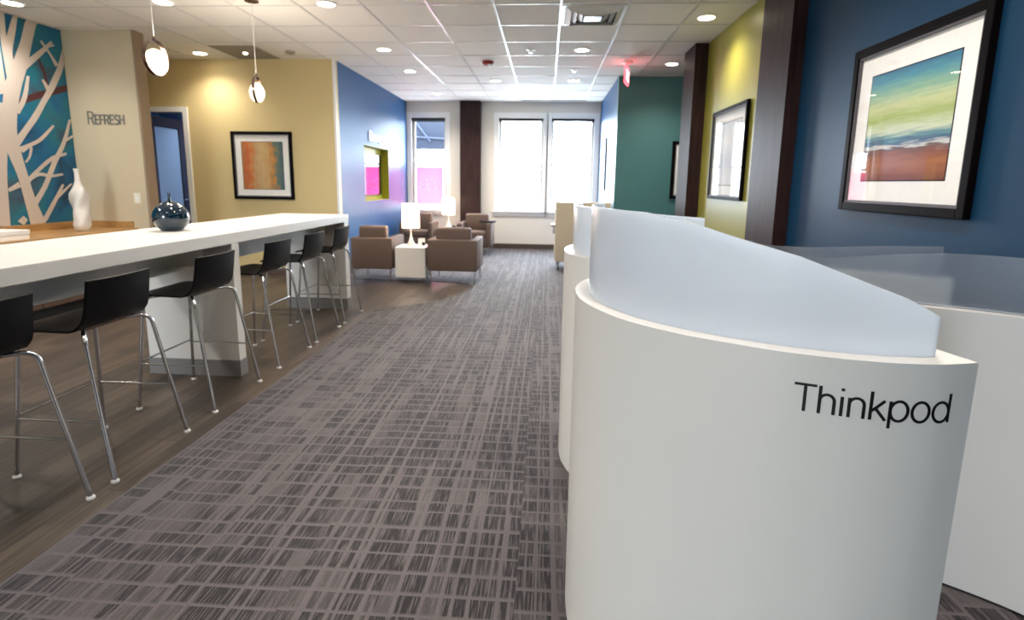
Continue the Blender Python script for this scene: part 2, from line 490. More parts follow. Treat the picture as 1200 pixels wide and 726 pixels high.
# every glyph: (advance, [strokes]); cap height 1, x height 0.72
def _bowl(cx):
    return arc(cx, 0.36, 0.25, 0.35, 0, 360, 28)
GLYPH = {
    'T': (0.66, [[(0.02, 0.97), (0.64, 0.97)], [(0.33, 0.97), (0.33, 0)]]),
    'h': (0.58, [[(0.08, 0), (0.08, 1.0)], [(0.08, 0.42)] + arc(0.28, 0.47, 0.2, 0.23, 170, 0) + [(0.48, 0)]]),
    'i': (0.22, [[(0.1, 0), (0.1, 0.7)], [(0.1, 0.9), (0.1, 1.0)]]),
    'n': (0.58, [[(0.08, 0), (0.08, 0.7)], [(0.08, 0.42)] + arc(0.28, 0.47, 0.2, 0.23, 170, 0) + [(0.48, 0)]]),
    'k': (0.53, [[(0.08, 0), (0.08, 1.0)], [(0.45, 0.7), (0.08, 0.29)], [(0.2, 0.42), (0.5, 0)]]),
    'p': (0.64, [[(0.08, -0.26), (0.08, 0.7)], _bowl(0.33)]),
    'o': (0.62, [_bowl(0.31)]),
    'd': (0.64, [[(0.56, 0), (0.56, 1.0)], _bowl(0.31)]),
    'R': (0.68, [[(0.08, 0), (0.08, 0.97), (0.34, 0.97)] + arc(0.36, 0.73, 0.21, 0.24, 90, -90) + [(0.08, 0.49)], [(0.34, 0.49), (0.58, 0)]]),
    'E': (0.6, [[(0.54, 0.03), (0.08, 0.03), (0.08, 0.97), (0.54, 0.97)], [(0.08, 0.5), (0.48, 0.5)]]),
    'F': (0.56, [[(0.08, 0), (0.08, 0.97), (0.52, 0.97)], [(0.08, 0.5), (0.46, 0.5)]]),
    'S': (0.62, [arc(0.31, 0.73, 0.22, 0.24, 30, 270) + arc(0.31, 0.26, 0.23, 0.24, 90, -150)]),
    'H': (0.66, [[(0.08, 0), (0.08, 1)], [(0.58, 0), (0.58, 1)], [(0.08, 0.5), (0.58, 0.5)]]),
    'B': (0.64, [[(0.34, 0.5), (0.08, 0.5), (0.08, 0.97), (0.34, 0.97)] + arc(0.34, 0.735, 0.2, 0.235, 90, -90), [(0.08, 0.5), (0.08, 0.03), (0.34, 0.03)] + arc(0.34, 0.265, 0.23, 0.235, -90, 90)]),
    'U': (0.66, [[(0.08, 1), (0.08, 0.3)] + arc(0.33, 0.28, 0.25, 0.25, 180, 360) + [(0.58, 1)]]),
    'I': (0.22, [[(0.11, 0), (0.11, 1)]]),
    'N': (0.68, [[(0.08, 0), (0.08, 1), (0.6, 0), (0.6, 1)]]),
    'X': (0.62, [[(0.05, 0), (0.57, 1)], [(0.05, 1), (0.57, 0)]]),
    'e': (0.6, [[(0.06, 0.37), (0.54, 0.37)] + arc(0.3, 0.36, 0.25, 0.35, 2, 325, 24)]),
    'g': (0.64, [_bowl(0.31), [(0.56, 0.7), (0.56, 0.0)] + arc(0.32, -0.02, 0.24, 0.24, 0, -150, 10)]),
    'u': (0.58, [[(0.08, 0.7), (0.08, 0.24)] + arc(0.28, 0.24, 0.2, 0.23, 180, 360) + [(0.48, 0.7)], [(0.48, 0.3), (0.48, 0)]]),
    's': (0.5, [arc(0.25, 0.53, 0.17, 0.17, 25, 270) + arc(0.25, 0.19, 0.18, 0.17, 90, -155)]),
}

def resample(pts, step):
    out = [pts[0]]
    for a, b in zip(pts, pts[1:]):
        L = math.hypot(b[0] - a[0], b[1] - a[1])
        n = max(1, int(L / step))
        for k in range(1, n + 1):
            out.append((a[0] + (b[0] - a[0]) * k / n, a[1] + (b[1] - a[1]) * k / n))
    return out

def write(bm, text, size, weight, place, small=None):
    """strokes of every letter as ribbons; place(u, v, lift) maps the sheet onto the surface. small: letters after the first at this scale"""
    u0 = 0.0
    layer = 0
    for n, ch in enumerate(text):
        adv, strokes = GLYPH[ch]
        s = size * (small if (small and n) else 1.0)
        for st in strokes:
            pts = resample([(u0 + x * s, y * s) for x, y in st], size * 0.12)
            layer += 1
            lift = (layer % 4) * 0.00012
            prev = None
            for i, p in enumerate(pts):
                q0, q1 = pts[max(i - 1, 0)], pts[min(i + 1, len(pts) - 1)]
                dx, dy = q1[0] - q0[0], q1[1] - q0[1]
                closed = len(pts) > 8 and math.hypot(pts[0][0] - pts[-1][0], pts[0][1] - pts[-1][1]) < 1e-6
                if closed and i in (0, len(pts) - 1):
                    dx, dy = pts[1][0] - pts[-2][0], pts[1][1] - pts[-2][1]
                d = math.hypot(dx, dy) or 1
                # mitre so that corners keep their width
                k = 1.0
                if 0 < i < len(pts) - 1:
                    ax, ay = p[0] - q0[0], p[1] - q0[1]
                    la = math.hypot(ax, ay) or 1
                    k = 1 / max(0.6, (ax * dx + ay * dy) / (la * d))
                nx, ny = -dy / d * weight / 2 * k, dx / d * weight / 2 * k
                a = bm.verts.new(place(p[0] + nx, p[1] + ny, lift))
                b = bm.verts.new(place(p[0] - nx, p[1] - ny, lift))
                if prev:
                    bm.faces.new((prev[0], a, b, prev[1]))
                prev = (a, b)
        u0 += adv * s
    return u0

def text_width(text, size, small=None):
    return sum(GLYPH[c][0] * size * (small if (small and n) else 1) for n, c in enumerate(text))
TREE = [[(5.471,2.94,5.599,2.94),(5.444,2.904,5.57,2.914),(5.407,2.801,5.53,2.807),(5.369,2.704,5.493,2.706),(5.333,2.626,5.465,2.624),(5.297,2.554,5.439,2.547),(5.261,2.482,5.411,2.469),(5.224,2.411,5.379,2.391),(5.185,2.336,5.347,2.318),(5.15,2.253,5.318,2.246),(5.123,2.165,5.29,2.167),(5.102,2.075,5.263,2.081),(5.085,1.986,5.24,1.996),(5.067,1.897,5.223,1.91),(5.053,1.806,5.211,1.826),(5.047,1.723,5.205,1.755),(5.055,1.655,5.205,1.703),(5.071,1.601,5.211,1.656),(5.089,1.548,5.22,1.598),(5.108,1.485,5.23,1.53),(5.131,1.417,5.243,1.457),(5.15,1.344,5.258,1.377),(5.165,1.262,5.273,1.291),(5.177,1.173,5.289,1.201),(5.189,1.082,5.309,1.113),(5.202,0.983,5.337,1.018),(5.214,0.883,5.369,0.923),(5.222,0.852,5.392,0.855)],[(5.037,2.055,5.156,2.073),(5.022,1.946,5.139,1.961),(5.001,1.791,5.114,1.802),(4.982,1.645,5.091,1.653),(4.968,1.534,5.072,1.539),(4.955,1.431,5.055,1.434),(4.939,1.314,5.039,1.316),(4.911,1.155,5.026,1.154),(4.88,0.981,5.015,0.977),(4.857,0.859,5.007,0.852)],[(5.341,2.94,5.385,2.94),(5.317,2.923,5.37,2.928),(5.282,2.842,5.349,2.848),(5.251,2.765,5.327,2.77),(5.224,2.698,5.306,2.702),(5.2,2.631,5.285,2.639),(5.184,2.564,5.272,2.585),(5.184,2.503,5.268,2.534),(5.194,2.449,5.27,2.482),(5.203,2.4,5.275,2.43),(5.207,2.346,5.28,2.374),(5.211,2.292,5.288,2.322),(5.213,2.254,5.294,2.285)],[(5.2,2.94,5.243,2.94),(5.19,2.92,5.239,2.937),(5.178,2.814,5.233,2.833),(5.168,2.717,5.229,2.738),(5.166,2.643,5.231,2.668),(5.167,2.579,5.234,2.606),(5.169,2.515,5.239,2.543),(5.172,2.441,5.246,2.47),(5.175,2.366,5.253,2.396),(5.178,2.314,5.258,2.344)],[(5.079,2.908,5.146,2.936),(5.076,2.812,5.147,2.841),(5.071,2.674,5.148,2.702),(5.065,2.532,5.15,2.561),(5.056,2.385,5.153,2.416),(5.046,2.235,5.157,2.267),(5.039,2.129,5.16,2.162)],[(5.329,2.372,5.283,2.419),(5.372,2.412,5.326,2.457),(5.434,2.47,5.389,2.513),(5.494,2.526,5.451,2.568),(5.546,2.576,5.506,2.615),(5.597,2.624,5.56,2.659),(5.643,2.67,5.608,2.699),(5.683,2.714,5.652,2.737),(5.716,2.754,5.691,2.771),(5.739,2.781,5.719,2.794)],[(5.681,2.72,5.681,2.745),(5.703,2.729,5.702,2.752),(5.733,2.741,5.733,2.761),(5.755,2.751,5.755,2.768)],[(5.587,2.755,5.609,2.773),(5.609,2.729,5.63,2.747),(5.64,2.693,5.661,2.71),(5.67,2.654,5.693,2.672),(5.695,2.611,5.723,2.631),(5.719,2.566,5.754,2.59),(5.736,2.534,5.775,2.56)],[(5.855,2.845,5.855,2.845),(5.855,2.81,5.855,2.81),(5.855,2.758,5.855,2.758),(5.831,2.704,5.855,2.705),(5.807,2.648,5.855,2.65),(5.784,2.59,5.853,2.591),(5.761,2.539,5.831,2.535),(5.739,2.499,5.809,2.489),(5.716,2.463,5.787,2.448),(5.691,2.424,5.764,2.409),(5.666,2.382,5.739,2.366),(5.641,2.34,5.712,2.322),(5.614,2.297,5.683,2.276),(5.586,2.254,5.649,2.231),(5.556,2.208,5.614,2.185),(5.521,2.158,5.578,2.137),(5.482,2.103,5.541,2.081),(5.441,2.045,5.501,2.02),(5.399,1.989,5.459,1.959),(5.357,1.936,5.413,1.902),(5.313,1.883,5.367,1.848),(5.268,1.83,5.322,1.795),(5.218,1.773,5.275,1.736),(5.168,1.718,5.23,1.677),(5.133,1.68,5.198,1.636)],[(5.64,2.288,5.593,2.257),(5.62,2.314,5.58,2.288),(5.592,2.35,5.562,2.33),(5.573,2.375,5.549,2.36)],[(5.255,1.972,5.205,1.995),(5.282,2.013,5.233,2.034),(5.323,2.075,5.272,2.091),(5.359,2.146,5.308,2.153),(5.385,2.228,5.338,2.227),(5.404,2.313,5.366,2.311),(5.418,2.373,5.385,2.371)],[(5.182,1.584,5.17,1.631),(5.219,1.601,5.208,1.645),(5.273,1.626,5.261,1.664),(5.326,1.651,5.314,1.686),(5.37,1.671,5.358,1.706),(5.415,1.693,5.398,1.726),(5.465,1.725,5.441,1.754),(5.526,1.78,5.5,1.803),(5.589,1.844,5.566,1.863),(5.634,1.891,5.614,1.906)],[(5.235,1.584,5.22,1.603),(5.266,1.607,5.25,1.627),(5.307,1.636,5.293,1.66),(5.319,1.646,5.337,1.675),(5.315,1.635,5.347,1.637),(5.305,1.595,5.333,1.591),(5.291,1.558,5.317,1.551),(5.276,1.534,5.296,1.522),(5.256,1.513,5.273,1.499),(5.242,1.498,5.257,1.484)],[(5.305,1.034,5.254,1.069),(5.344,1.083,5.294,1.116),(5.4,1.155,5.352,1.184),(5.457,1.234,5.407,1.258),(5.508,1.319,5.455,1.339),(5.558,1.409,5.503,1.428),(5.606,1.494,5.552,1.514),(5.654,1.568,5.603,1.589),(5.703,1.64,5.654,1.659),(5.748,1.718,5.7,1.73),(5.79,1.815,5.746,1.821),(5.826,1.915,5.79,1.918),(5.851,1.985,5.82,1.987)],[(5.268,1.283,5.231,1.317),(5.294,1.31,5.26,1.342),(5.333,1.35,5.303,1.38),(5.381,1.393,5.355,1.421),(5.441,1.44,5.415,1.47),(5.51,1.49,5.485,1.524),(5.575,1.53,5.555,1.569),(5.636,1.557,5.626,1.595),(5.697,1.577,5.692,1.609),(5.741,1.591,5.738,1.618)],[(5.27,1.299,5.252,1.336),(5.3,1.316,5.283,1.352),(5.342,1.339,5.33,1.374),(5.382,1.354,5.381,1.39),(5.42,1.354,5.43,1.388),(5.465,1.345,5.476,1.378),(5.515,1.34,5.52,1.372),(5.571,1.346,5.571,1.375),(5.626,1.357,5.625,1.383),(5.666,1.365,5.664,1.388)],[(5.358,0.852,5.311,0.852),(5.407,0.883,5.361,0.911),(5.477,0.979,5.432,1.004),(5.54,1.068,5.498,1.091),(5.59,1.143,5.553,1.162),(5.633,1.211,5.602,1.226),(5.663,1.258,5.636,1.27)],[(5.569,1.111,5.544,1.139),(5.626,1.156,5.604,1.18),(5.705,1.22,5.689,1.238),(5.765,1.267,5.752,1.28)],[(5.744,1.733,5.731,1.755),(5.778,1.752,5.765,1.774),(5.826,1.78,5.814,1.8),(5.855,1.8,5.849,1.819)],[(5.038,1.191,5.026,1.221),(5.075,1.205,5.06,1.242),(5.127,1.224,5.108,1.27),(5.165,1.238,5.143,1.292)],[(5.147,0.946,5.19,0.903),(5.127,0.93,5.173,0.884),(5.1,0.91,5.15,0.858),(5.08,0.895,5.133,0.852)]]
BANDS = [[(5.251,2.055,5.237,2.116),(5.318,2.084,5.305,2.146),(5.418,2.127,5.404,2.191),(5.524,2.171,5.513,2.236),(5.644,2.216,5.633,2.283),(5.773,2.263,5.763,2.332),(5.855,2.297,5.855,2.367)],[(5.524,2.588,5.547,2.602),(5.539,2.551,5.564,2.566),(5.56,2.497,5.588,2.513),(5.578,2.445,5.607,2.459),(5.587,2.395,5.618,2.407),(5.593,2.345,5.624,2.357),(5.597,2.31,5.628,2.321)]]
# ------------------------------------------------------------------ room shell
YF, YM = 10.95, 7.35          # window wall, mustard wall
XL, XM, XR = -2.87, -5.4, 1.8  # blue lounge wall, mural wall, right wall
struct('floor', box(-7.4, 4.0, -6.2, 11.2, -0.1, 0.0), M['vinyl'])
cp = [(-1.79, -6.0), (1.8, -6.0), (1.8, 6.93), (3.6, 6.93), (3.6, 8.33), (1.04, 8.33), (1.04, YF), (XL, YF), (XL, 7.12), (-1.5, 7.06), (-1.02, 6.95),
      (-0.93, 6.75), (-1.03, 6.3), (-1.2, 5.85), (-1.5, 5.6), (-1.79, 5.35)]
struct('floor_carpet', prism(bmesh.new(), cp, 0.0005, 0.005), M['carpet'])
struct('ceiling', box(-7.4, 4.0, -6.2, 11.2, CEIL, CEIL + 0.1), M['tile'])
g = bmesh.new()
gx = [-0.515 + 0.607 * k for k in range(-8, 6)]
gy = [5.10 + 0.645 * k for k in range(-17, 10)]
for x in gx:
    bx(g, x - 0.012, x + 0.012, -6.0, YF, CEIL - 0.007, CEIL + 0.01)
for y in gy:
    bx(g, -5.4, 3.6, y - 0.009, y + 0.009, CEIL - 0.005, CEIL + 0.01)
struct('ceiling_grid', g, M['grid'])

# window wall with three openings
WIN = [(-2.77, -2.075), (-0.985, -0.095), (0.075, 0.92)]
WZ0, WZ1 = 0.80, 2.63
g = bmesh.new()
xs = [XL - 0.2] + [v for w in WIN for v in w] + [1.3]
for a, b in zip(xs[::2], xs[1::2]):
    bx(g, a, b, YF, YF + 0.2, 0, CEIL)
for a, b in WIN:
    bx(g, a, b, YF, YF + 0.2, 0, WZ0)
    bx(g, a, b, YF, YF + 0.2, WZ1, CEIL)
struct('wall_far', g, M['far_wall'])
struct('pillar_far', box(-1.75, -1.345, 10.77, YF, 0, CEIL), M['column'])
struct('baseboard_far', box(-1.345, 1.04, YF - 0.018, YF, 0.005, 0.105), M['base'])

def window(n, a, b, meet):
    w = struct('window_%d' % n, (lambda g: (bx(g, a - 0.1, a, YF - 0.025, YF + 0.1, WZ0 - 0.02, WZ1 + 0.11, 0.004),
                                           bx(g, b, b + 0.1, YF - 0.025, YF + 0.1, WZ0 - 0.02, WZ1 + 0.11, 0.004),
                                           bx(g, a, b, YF - 0.025, YF + 0.1, WZ1, WZ1 + 0.11, 0.004), g)[-1])(bmesh.new()), M['white_trim'])
    g = bmesh.new()
    bx(g, a - 0.12, b + 0.12, YF - 0.06, YF + 0.12, WZ0 - 0.045, WZ0 - 0.015, 0.005)
    bx(g, a - 0.1, b + 0.1, YF - 0.02, YF, WZ0 - 0.12, WZ0 - 0.045, 0.004)
    struct('sill', g, M['white_trim'], w)
    for zz0, zz1, yy in ((WZ0 - 0.015, meet + 0.02, YF + 0.07), (meet - 0.02, WZ1, YF + 0.115)):
        g = bmesh.new()
        t = 0.045
        bx(g, a, a + t, yy, yy + 0.04, zz0, zz1)
        bx(g, b - t, b, yy, yy + 0.04, zz0, zz1)
        bx(g, a + t, b - t, yy, yy + 0.04, zz0, zz0 + t)
        bx(g, a + t, b - t, yy, yy + 0.04, zz1 - t * 0.8, zz1)
        s = struct('sash', g, M['white_trim'], w)
        struct('pane', box(a + t, b - t, yy + 0.017, yy + 0.023, zz0 + t, zz1 - t * 0.8), M['window_glass'], s)
    return w
window(1, *WIN[0], 1.70)
window(2, *WIN[1], 1.72)
window(3, *WIN[2], 1.72)

# blue lounge wall with the screen niche cut in
NY0, NY1, NZ0, NZ1, ND = 8.33, 9.62, 1.03, 1.91, 0.13
g = bmesh.new()
bx(g, XL - 0.2, XL, YM, NY0, 0, CEIL)
bx(g, XL - 0.2, XL, NY1, YF, 0, CEIL)
bx(g, XL - 0.2, XL, NY0, NY1, 0, NZ0)
bx(g, XL - 0.2, XL, NY0, NY1, NZ1, CEIL)
struct('wall_left', g, M['blue_wall'])
g = bmesh.new()
bx(g, XL - 0.2, XL - ND, NY0, NY1, NZ0, NZ1)
bx(g, XL - ND, XL - 0.001, NY1 - 0.004, NY1, NZ0, NZ1)
bx(g, XL - ND, XL - 0.001, NY0, NY0 + 0.004, NZ0, NZ1)
bx(g, XL - ND, XL - 0.001, NY0, NY1, NZ0, NZ0 + 0.004)
bx(g, XL - ND, XL - 0.001, NY0, NY1, NZ1 - 0.004, NZ1)
struct('wall_niche', g, M['lime_niche'])
struct('trim_1', box(XL - 0.03, XL + 0.006, YM - 0.106, YM - 0.07, 0, CEIL, 0.003), M['white_trim'])
# mustard wall with the office doorway
DX0, DX1, DZ = -5.70, -5.03, 2.25
g = bmesh.new()
bx(g, -7.3, DX0, YM - 0.1, YM, 0, CEIL)
bx(g, DX1, XL, YM - 0.1, YM, 0, CEIL)
bx(g, DX0, DX1, YM - 0.1, YM, DZ, CEIL)
struct('wall_mustard', g, M['mustard'])
struct('baseboard_mustard', box(DX1 + 0.1, XL, YM - 0.115, YM - 0.1, 0, 0.1), M['base'])
# office behind the doorway
g = bmesh.new()
bx(g, -7.3, XL - 0.2, 9.7, 9.8, 0, CEIL)
bx(g, -7.3, -7.2, YM, 9.7, 0, CEIL)
bx(g, -3.7, -3.6, YM, 9.7, 0, CEIL)
struct('wall_office', g, M['office'])
g = bmesh.new()
bx(g, DX0 - 0.07, DX0, YM - 0.12, YM + 0.02, 0, DZ + 0.07, 0.003)
bx(g, DX1, DX1 + 0.07, YM - 0.12, YM + 0.02, 0, DZ + 0.07, 0.003)
bx(g, DX0, DX1, YM - 0.12, YM + 0.02, DZ, DZ + 0.07, 0.003)
struct('trim_door_casing', g, M['white_trim'])
# open dark door with a frosted pane
d = struct('door_1', None or bmesh.new(), M['door_wood'])
g = bmesh.new()
W, Hh, st = 0.79, 2.235, 0.12
bx(g, 0, st, -0.022, 0.022, 0.01, Hh, 0.004)
bx(g, W - st, W, -0.022, 0.022, 0.01, Hh, 0.004)
bx(g, st, W - st, -0.022, 0.022, Hh - 0.14, Hh, 0.004)
bx(g, st, W - st, -0.022, 0.022, 0.01, 0.26, 0.004)
struct('leaf', g, M['door_wood'], d)
struct('pane', box(st, W - st, -0.005, 0.005, 0.26, Hh - 0.14), M['door_glass'], d)
g = bmesh.new()
for s in (-1, 1):
    tube(g, rounded([(W - 0.06, s * 0.022, 1.02), (W - 0.06, s * 0.07, 1.02), (W - 0.18, s * 0.07, 1.02)], 0.02), 0.009, 10)
struct('handle', g, M['chrome'], d, 40)
d.location = (-5.672, YM + 0.04, 0)
d.rotation_euler = (0, 0, math.radians(93))

# beige stub wall and mural wall
struct('wall_beige', box(-7.3, -4.575, 5.86, 6.0, 0, CEIL), M['beige'])
struct('trim_2', box(-4.58, -4.555, 5.85, 6.01, 0, CEIL, 0.006), M['taupe'])
struct('wall_mural', box(XM - 0.1, XM, -6.0, 5.86, 0, CEIL), M['beige'])
struct('wall_passage', box(-7.3, -7.2, 6.0, YM - 0.1, 0, CEIL), M['beige'])
YN, NWX0, NWX1 = -6.0, -4.7, -3.0          # wall behind the camera; its window opening is added for extra daylight
g = bmesh.new()
bx(g, -5.5, NWX0, YN - 0.1, YN, 0, CEIL)
bx(g, NWX1, 1.95, YN - 0.1, YN, 0, CEIL)
bx(g, NWX0, NWX1, YN - 0.1, YN, 0, WZ0)
bx(g, NWX0, NWX1, YN - 0.1, YN, WZ1, CEIL)
struct('wall_near', g, M['plain'])
# right side
struct('wall_right', box(XR, XR + 0.15, -6.0, 4.3, 0, CEIL), M['teal_wall'])
struct('wall_lime', box(XR, XR + 0.15, 4.3, 6.93, 0, CEIL), M['lime_wall'])
struct('column_1', box(1.7, XR + 0.01, 4.08, 4.63, 0, CEIL), M['column'])
struct('column_2', box(1.652, XR + 0.16, 6.46, 6.95, 0, CEIL), M['column'])
struct('wall_green', box(1.04, 3.7, 8.33, 8.45, 0, CEIL), M['green_wall'])
struct('wall_passage_right', box(3.6, 3.7, 6.8, 8.33, 0, CEIL), M['green_wall'])
struct('wall_passage_near', box(1.95, 3.7, 6.83, 6.93, 0, CEIL), M['plain'])
struct('wall_right_far', box(1.04, 1.2, 8.45, YF, 0, CEIL), M['blue_wall'])
struct('baseboard_right', box(1.02, 1.04, 8.33, YF, 0.005, 0.105), M['base'])
struct('baseboard_left', box(XL, XL + 0.015, YM, YF, 0.005, 0.105), M['base'])

# ------------------------------------------------------------------ mural
mu = tag(obj('wall_mural_painting', box(XM, XM + 0.008, 2.0, 5.855, 0.852, 2.938), M['mural']), 'teal and blue wall mural of a pale bare tree beside the beige wall', 'mural')
mu.name = 'tree_mural'
def ribbons(sets, x):
    g = bmesh.new()
    for k, r in enumerate(sets):
        prev = None
        for (y0, z0, y1, z1) in r:
            xx = x + 0.0003 * k
            a = g.verts.new((xx, y0, z0)); b = g.verts.new((xx, y1, z1))
            if prev:
                g.faces.new((prev[0], a, b, prev[1]))
            prev = (a, b)
    return g
obj('maroon_branch', ribbons(BANDS, XM + 0.009), M['mural_band'], mu)
obj('painted_tree', ribbons(TREE, XM + 0.0105), M['mural_tree'], mu)

# ------------------------------------------------------------------ downlights and other ceiling fittings
def downlight(x, y, label, power=46, r=0.075):
    t = thing('downlight', label, 'ceiling light', (x, y, CEIL), 0, 'recessed round ceiling downlights')
    n = 28
    obj('trim_ring', lathe(bmesh.new(), [(r, -0.004), (r + 0.004, -0.011), (r + 0.018, -0.011), (r + 0.022, -0.0005), (r, -0.0005), (r, -0.004)], n, cap=False), M['white_trim'], t, 40)
    obj('lens', lathe(bmesh.new(), [(r, -0.0075), (r, -0.002)], n), M['lens'], t)
    spot(t, (0, 0, -0.02), power)
    return t
P0 = 80
for x, y, lab, p in (
        (-5.02, 4.97, 'round downlight at the ceiling edge above the tree mural', 70),
        (-3.55, 4.97, 'round downlight in front of the beige lettered wall', 65),
        (-2.05, 5.05, 'round downlight above the far end of the white bar', 45),
        (-4.49, 6.90, 'round downlight between the ring pendant and the grey ceiling grille', 60),
        (-2.03, 6.72, 'round downlight near the mustard and blue wall corner', P0),
        (-2.03, 7.99, 'second round downlight along the blue lounge wall', P0),
        (-2.03, 9.92, 'round downlight in front of the pink film window', 110),
        (-0.84, 8.69, 'round downlight just behind the red ceiling alarm', P0),
        (-0.85, 9.90, 'round downlight near the dark brown window pillar', 110),
        (0.385, 6.75, 'round downlight nearest the square air vent', P0),
        (0.39, 8.68, 'round downlight behind the pale ceiling panel', P0),
        (0.37, 9.96, 'round downlight near the top of the right-hand window', 110),
        (1.49, 5.51, 'large round downlight by the lime wall', 70),
        (1.62, 7.51, 'round downlight in front of the grey-green wall', 90)):
    downlight(x, y, lab, p)
# bare spots without fittings, added out of view to brighten the room
for x, y, p in ((-4.2, 2.6, 170), (-4.2, 0.2, 170), (-2.05, 1.2, 50), (-2.05, 3.1, 45), (-0.84, 4.4, 60), (-0.84, 2.6, 60), (-0.84, 0.2, 40), (0.99, 1.9, 80), (0.9, 3.0, 90), (0.38, 4.4, 80), (-2.05, -2.0, 60)):
    spot(None, (x, y, CEIL - 0.02), p)
spot(None, (0.38, 0.95, CEIL - 0.02), 62, ang=72, blend=0.7)  # added narrow spot, no fitting, brightens the near pod's rim

v = thing('ceiling_air_vent', 'square white air vent with nested louvres in the ceiling', 'air vent', (0.40, 5.42, CEIL))
g = bmesh.new()
def sq_ring(g, h0, h1, w, z0, z1):
    a = [(-h0, -h0), (h0, -h0), (h0, h0), (-h0, h0)]
    b = [(-h1, -h1), (h1, -h1), (h1, h1), (-h1, h1)]
    A = [g.verts.new((x, y, z0)) for x, y in a]; B = [g.verts.new((x, y, z1)) for x, y in b]
    A2 = [g.verts.new((x, y, z0 - w)) for x, y in a]; B2 = [g.verts.new((x, y, z1 - w)) for x, y in b]
    for i in range(4):
        j = (i + 1) % 4
        g.faces.new((A[i], A[j], B[j], B[i])); g.faces.new((A2[i], A2[j], B2[j], B2[i]))
        g.faces.new((A[i], A[j], A2[j], A2[i])); g.faces.new((B[i], B[j], B2[j], B2[i]))
sq_ring(g, 0.295, 0.265, 0.004, -0.006, -0.006)
obj('vent_frame', g, M['white_trim'], v)
for h in (0.262, 0.205, 0.148):
    g = bmesh.new(); sq_ring(g, h, h - 0.05, 0.003, -0.004, -0.036)
    obj('louvre', g, M['white_trim'], v)
obj('centre_plate', box(-0.085, 0.085, -0.085, 0.085, -0.04, -0.036, 0.002), M['grid'], v)
obj('throat_shade', box(-0.264, 0.264, -0.264, 0.264, -0.0012, -0.0006), M['black'], v)  # black sheet under the solid ceiling stands in for the shaded duct

t = thing('return_air_grille', 'grey square grille set in the ceiling before the mustard wall', 'air vent', (-3.87, 6.87, CEIL))
g = bmesh.new()
bx(g, -0.29, 0.29, -0.34, 0.34, -0.006, -0.0006)
obj('grille_plate', g, M['grille'], t)
g = bmesh.new()
for k in range(22):
    bx(g, -0.27, 0.27, -0.32 + k * 0.0305, -0.312 + k * 0.0305, -0.010, -0.006)
obj('grille_slats', g, M['grille'], t)
obj('small_lamp', lathe(bmesh.new(), [(0.03, -0.006), (0.03, -0.016), (0.018, -0.024)], 18), M['lens_dim'], t, 40)
t = thing('ceiling_panel', 'pale smooth ceiling panel among the acoustic tiles', 'ceiling panel', (0.39, 8.02, CEIL))
obj('panel', box(-0.285, 0.285, -0.29, 0.29, -0.008, -0.0006, 0.002), M['panel'], t)
def sprinkler(x, y, z, lab):
    t = thing('sprinkler', lab, 'sprinkler', (x, y, z), 0, 'round sprinkler covers')
    obj('cover_plate', lathe(bmesh.new(), [(0.055, -0.0006), (0.055, -0.006), (0.03, -0.012)], 20), M['white_trim'], t, 40)
    obj('sprinkler_head', lathe(bmesh.new(), [(0.014, -0.012), (0.014, -0.03), (0.022, -0.031), (0.022, -0.034)], 16), M['chrome'], t, 40)
sprinkler(-0.232, 6.77, CEIL, 'small round white sprinkler cover beside the red alarm')
sprinkler(0.35, 7.86, CEIL - 0.008, 'small round sprinkler cover on the pale ceiling panel')
t = thing('smoke_detector', 'pale round ceiling detector beside the grey grille', 'detector', (-3.26, 6.82, CEIL))
obj('detector_body', lathe(bmesh.new(), [(0.06, -0.0006), (0.06, -0.02), (0.045, -0.035), (0.02, -0.038)], 24), M['grille'], t, 40)
t = thing('fire_alarm', 'red round fire alarm with white strobe on the ceiling', 'fire alarm', (-0.82, 7.39, CEIL))
obj('alarm_body', lathe(bmesh.new(), [(0.075, -0.0006), (0.075, -0.03), (0.06, -0.042)], 24), M['red'], t, 40)
obj('strobe', lathe(bmesh.new(), [(0.032, -0.042), (0.03, -0.062), (0.012, -0.07)], 18, (0.03, -0.02, 0)), M['white_trim'], t, 40)
t = thing('slot_vent', 'long thin slot air vent in the ceiling before the windows', 'air vent', (0.1, 10.7, CEIL))
obj('slot_frame', box(-0.64, 0.64, -0.05, 0.05, -0.006, -0.0006), M['grid'], t)
obj('slot', box(-0.62, 0.62, -0.022, 0.022, -0.0075, -0.006), M['black'], t)

t = thing('exit_sign', 'small red glowing exit sign hanging from the ceiling', 'exit sign', (1.02, 7.40, CEIL), math.radians(74))
obj('canopy', lathe(bmesh.new(), [(0.07, -0.0006), (0.07, -0.02), (0.03, -0.035)], 20), M['white_trim'], t, 40)
obj('stem', lathe(bmesh.new(), [(0.01, -0.03), (0.01, -0.07)], 12), M['white_trim'], t, 40)
pn = obj('sign_panel', box(-0.15, 0.15, -0.012, 0.012, -0.285, -0.07, 0.003), M['exit_red'], t)
for sgn in (-1, 1):
    g = bmesh.new()
    w = text_width('EXIT', 0.12)
    write(g, 'EXIT', 0.12, 0.02, lambda u, v, l, sgn=sgn, w=w: (-sgn * (u - w / 2) * 1.05 * -1 if sgn < 0 else -(u - w / 2) * 1.05, sgn * (0.0135 + l), -0.24 + v))
    obj('lettering', g, M['exit_letter'], pn)

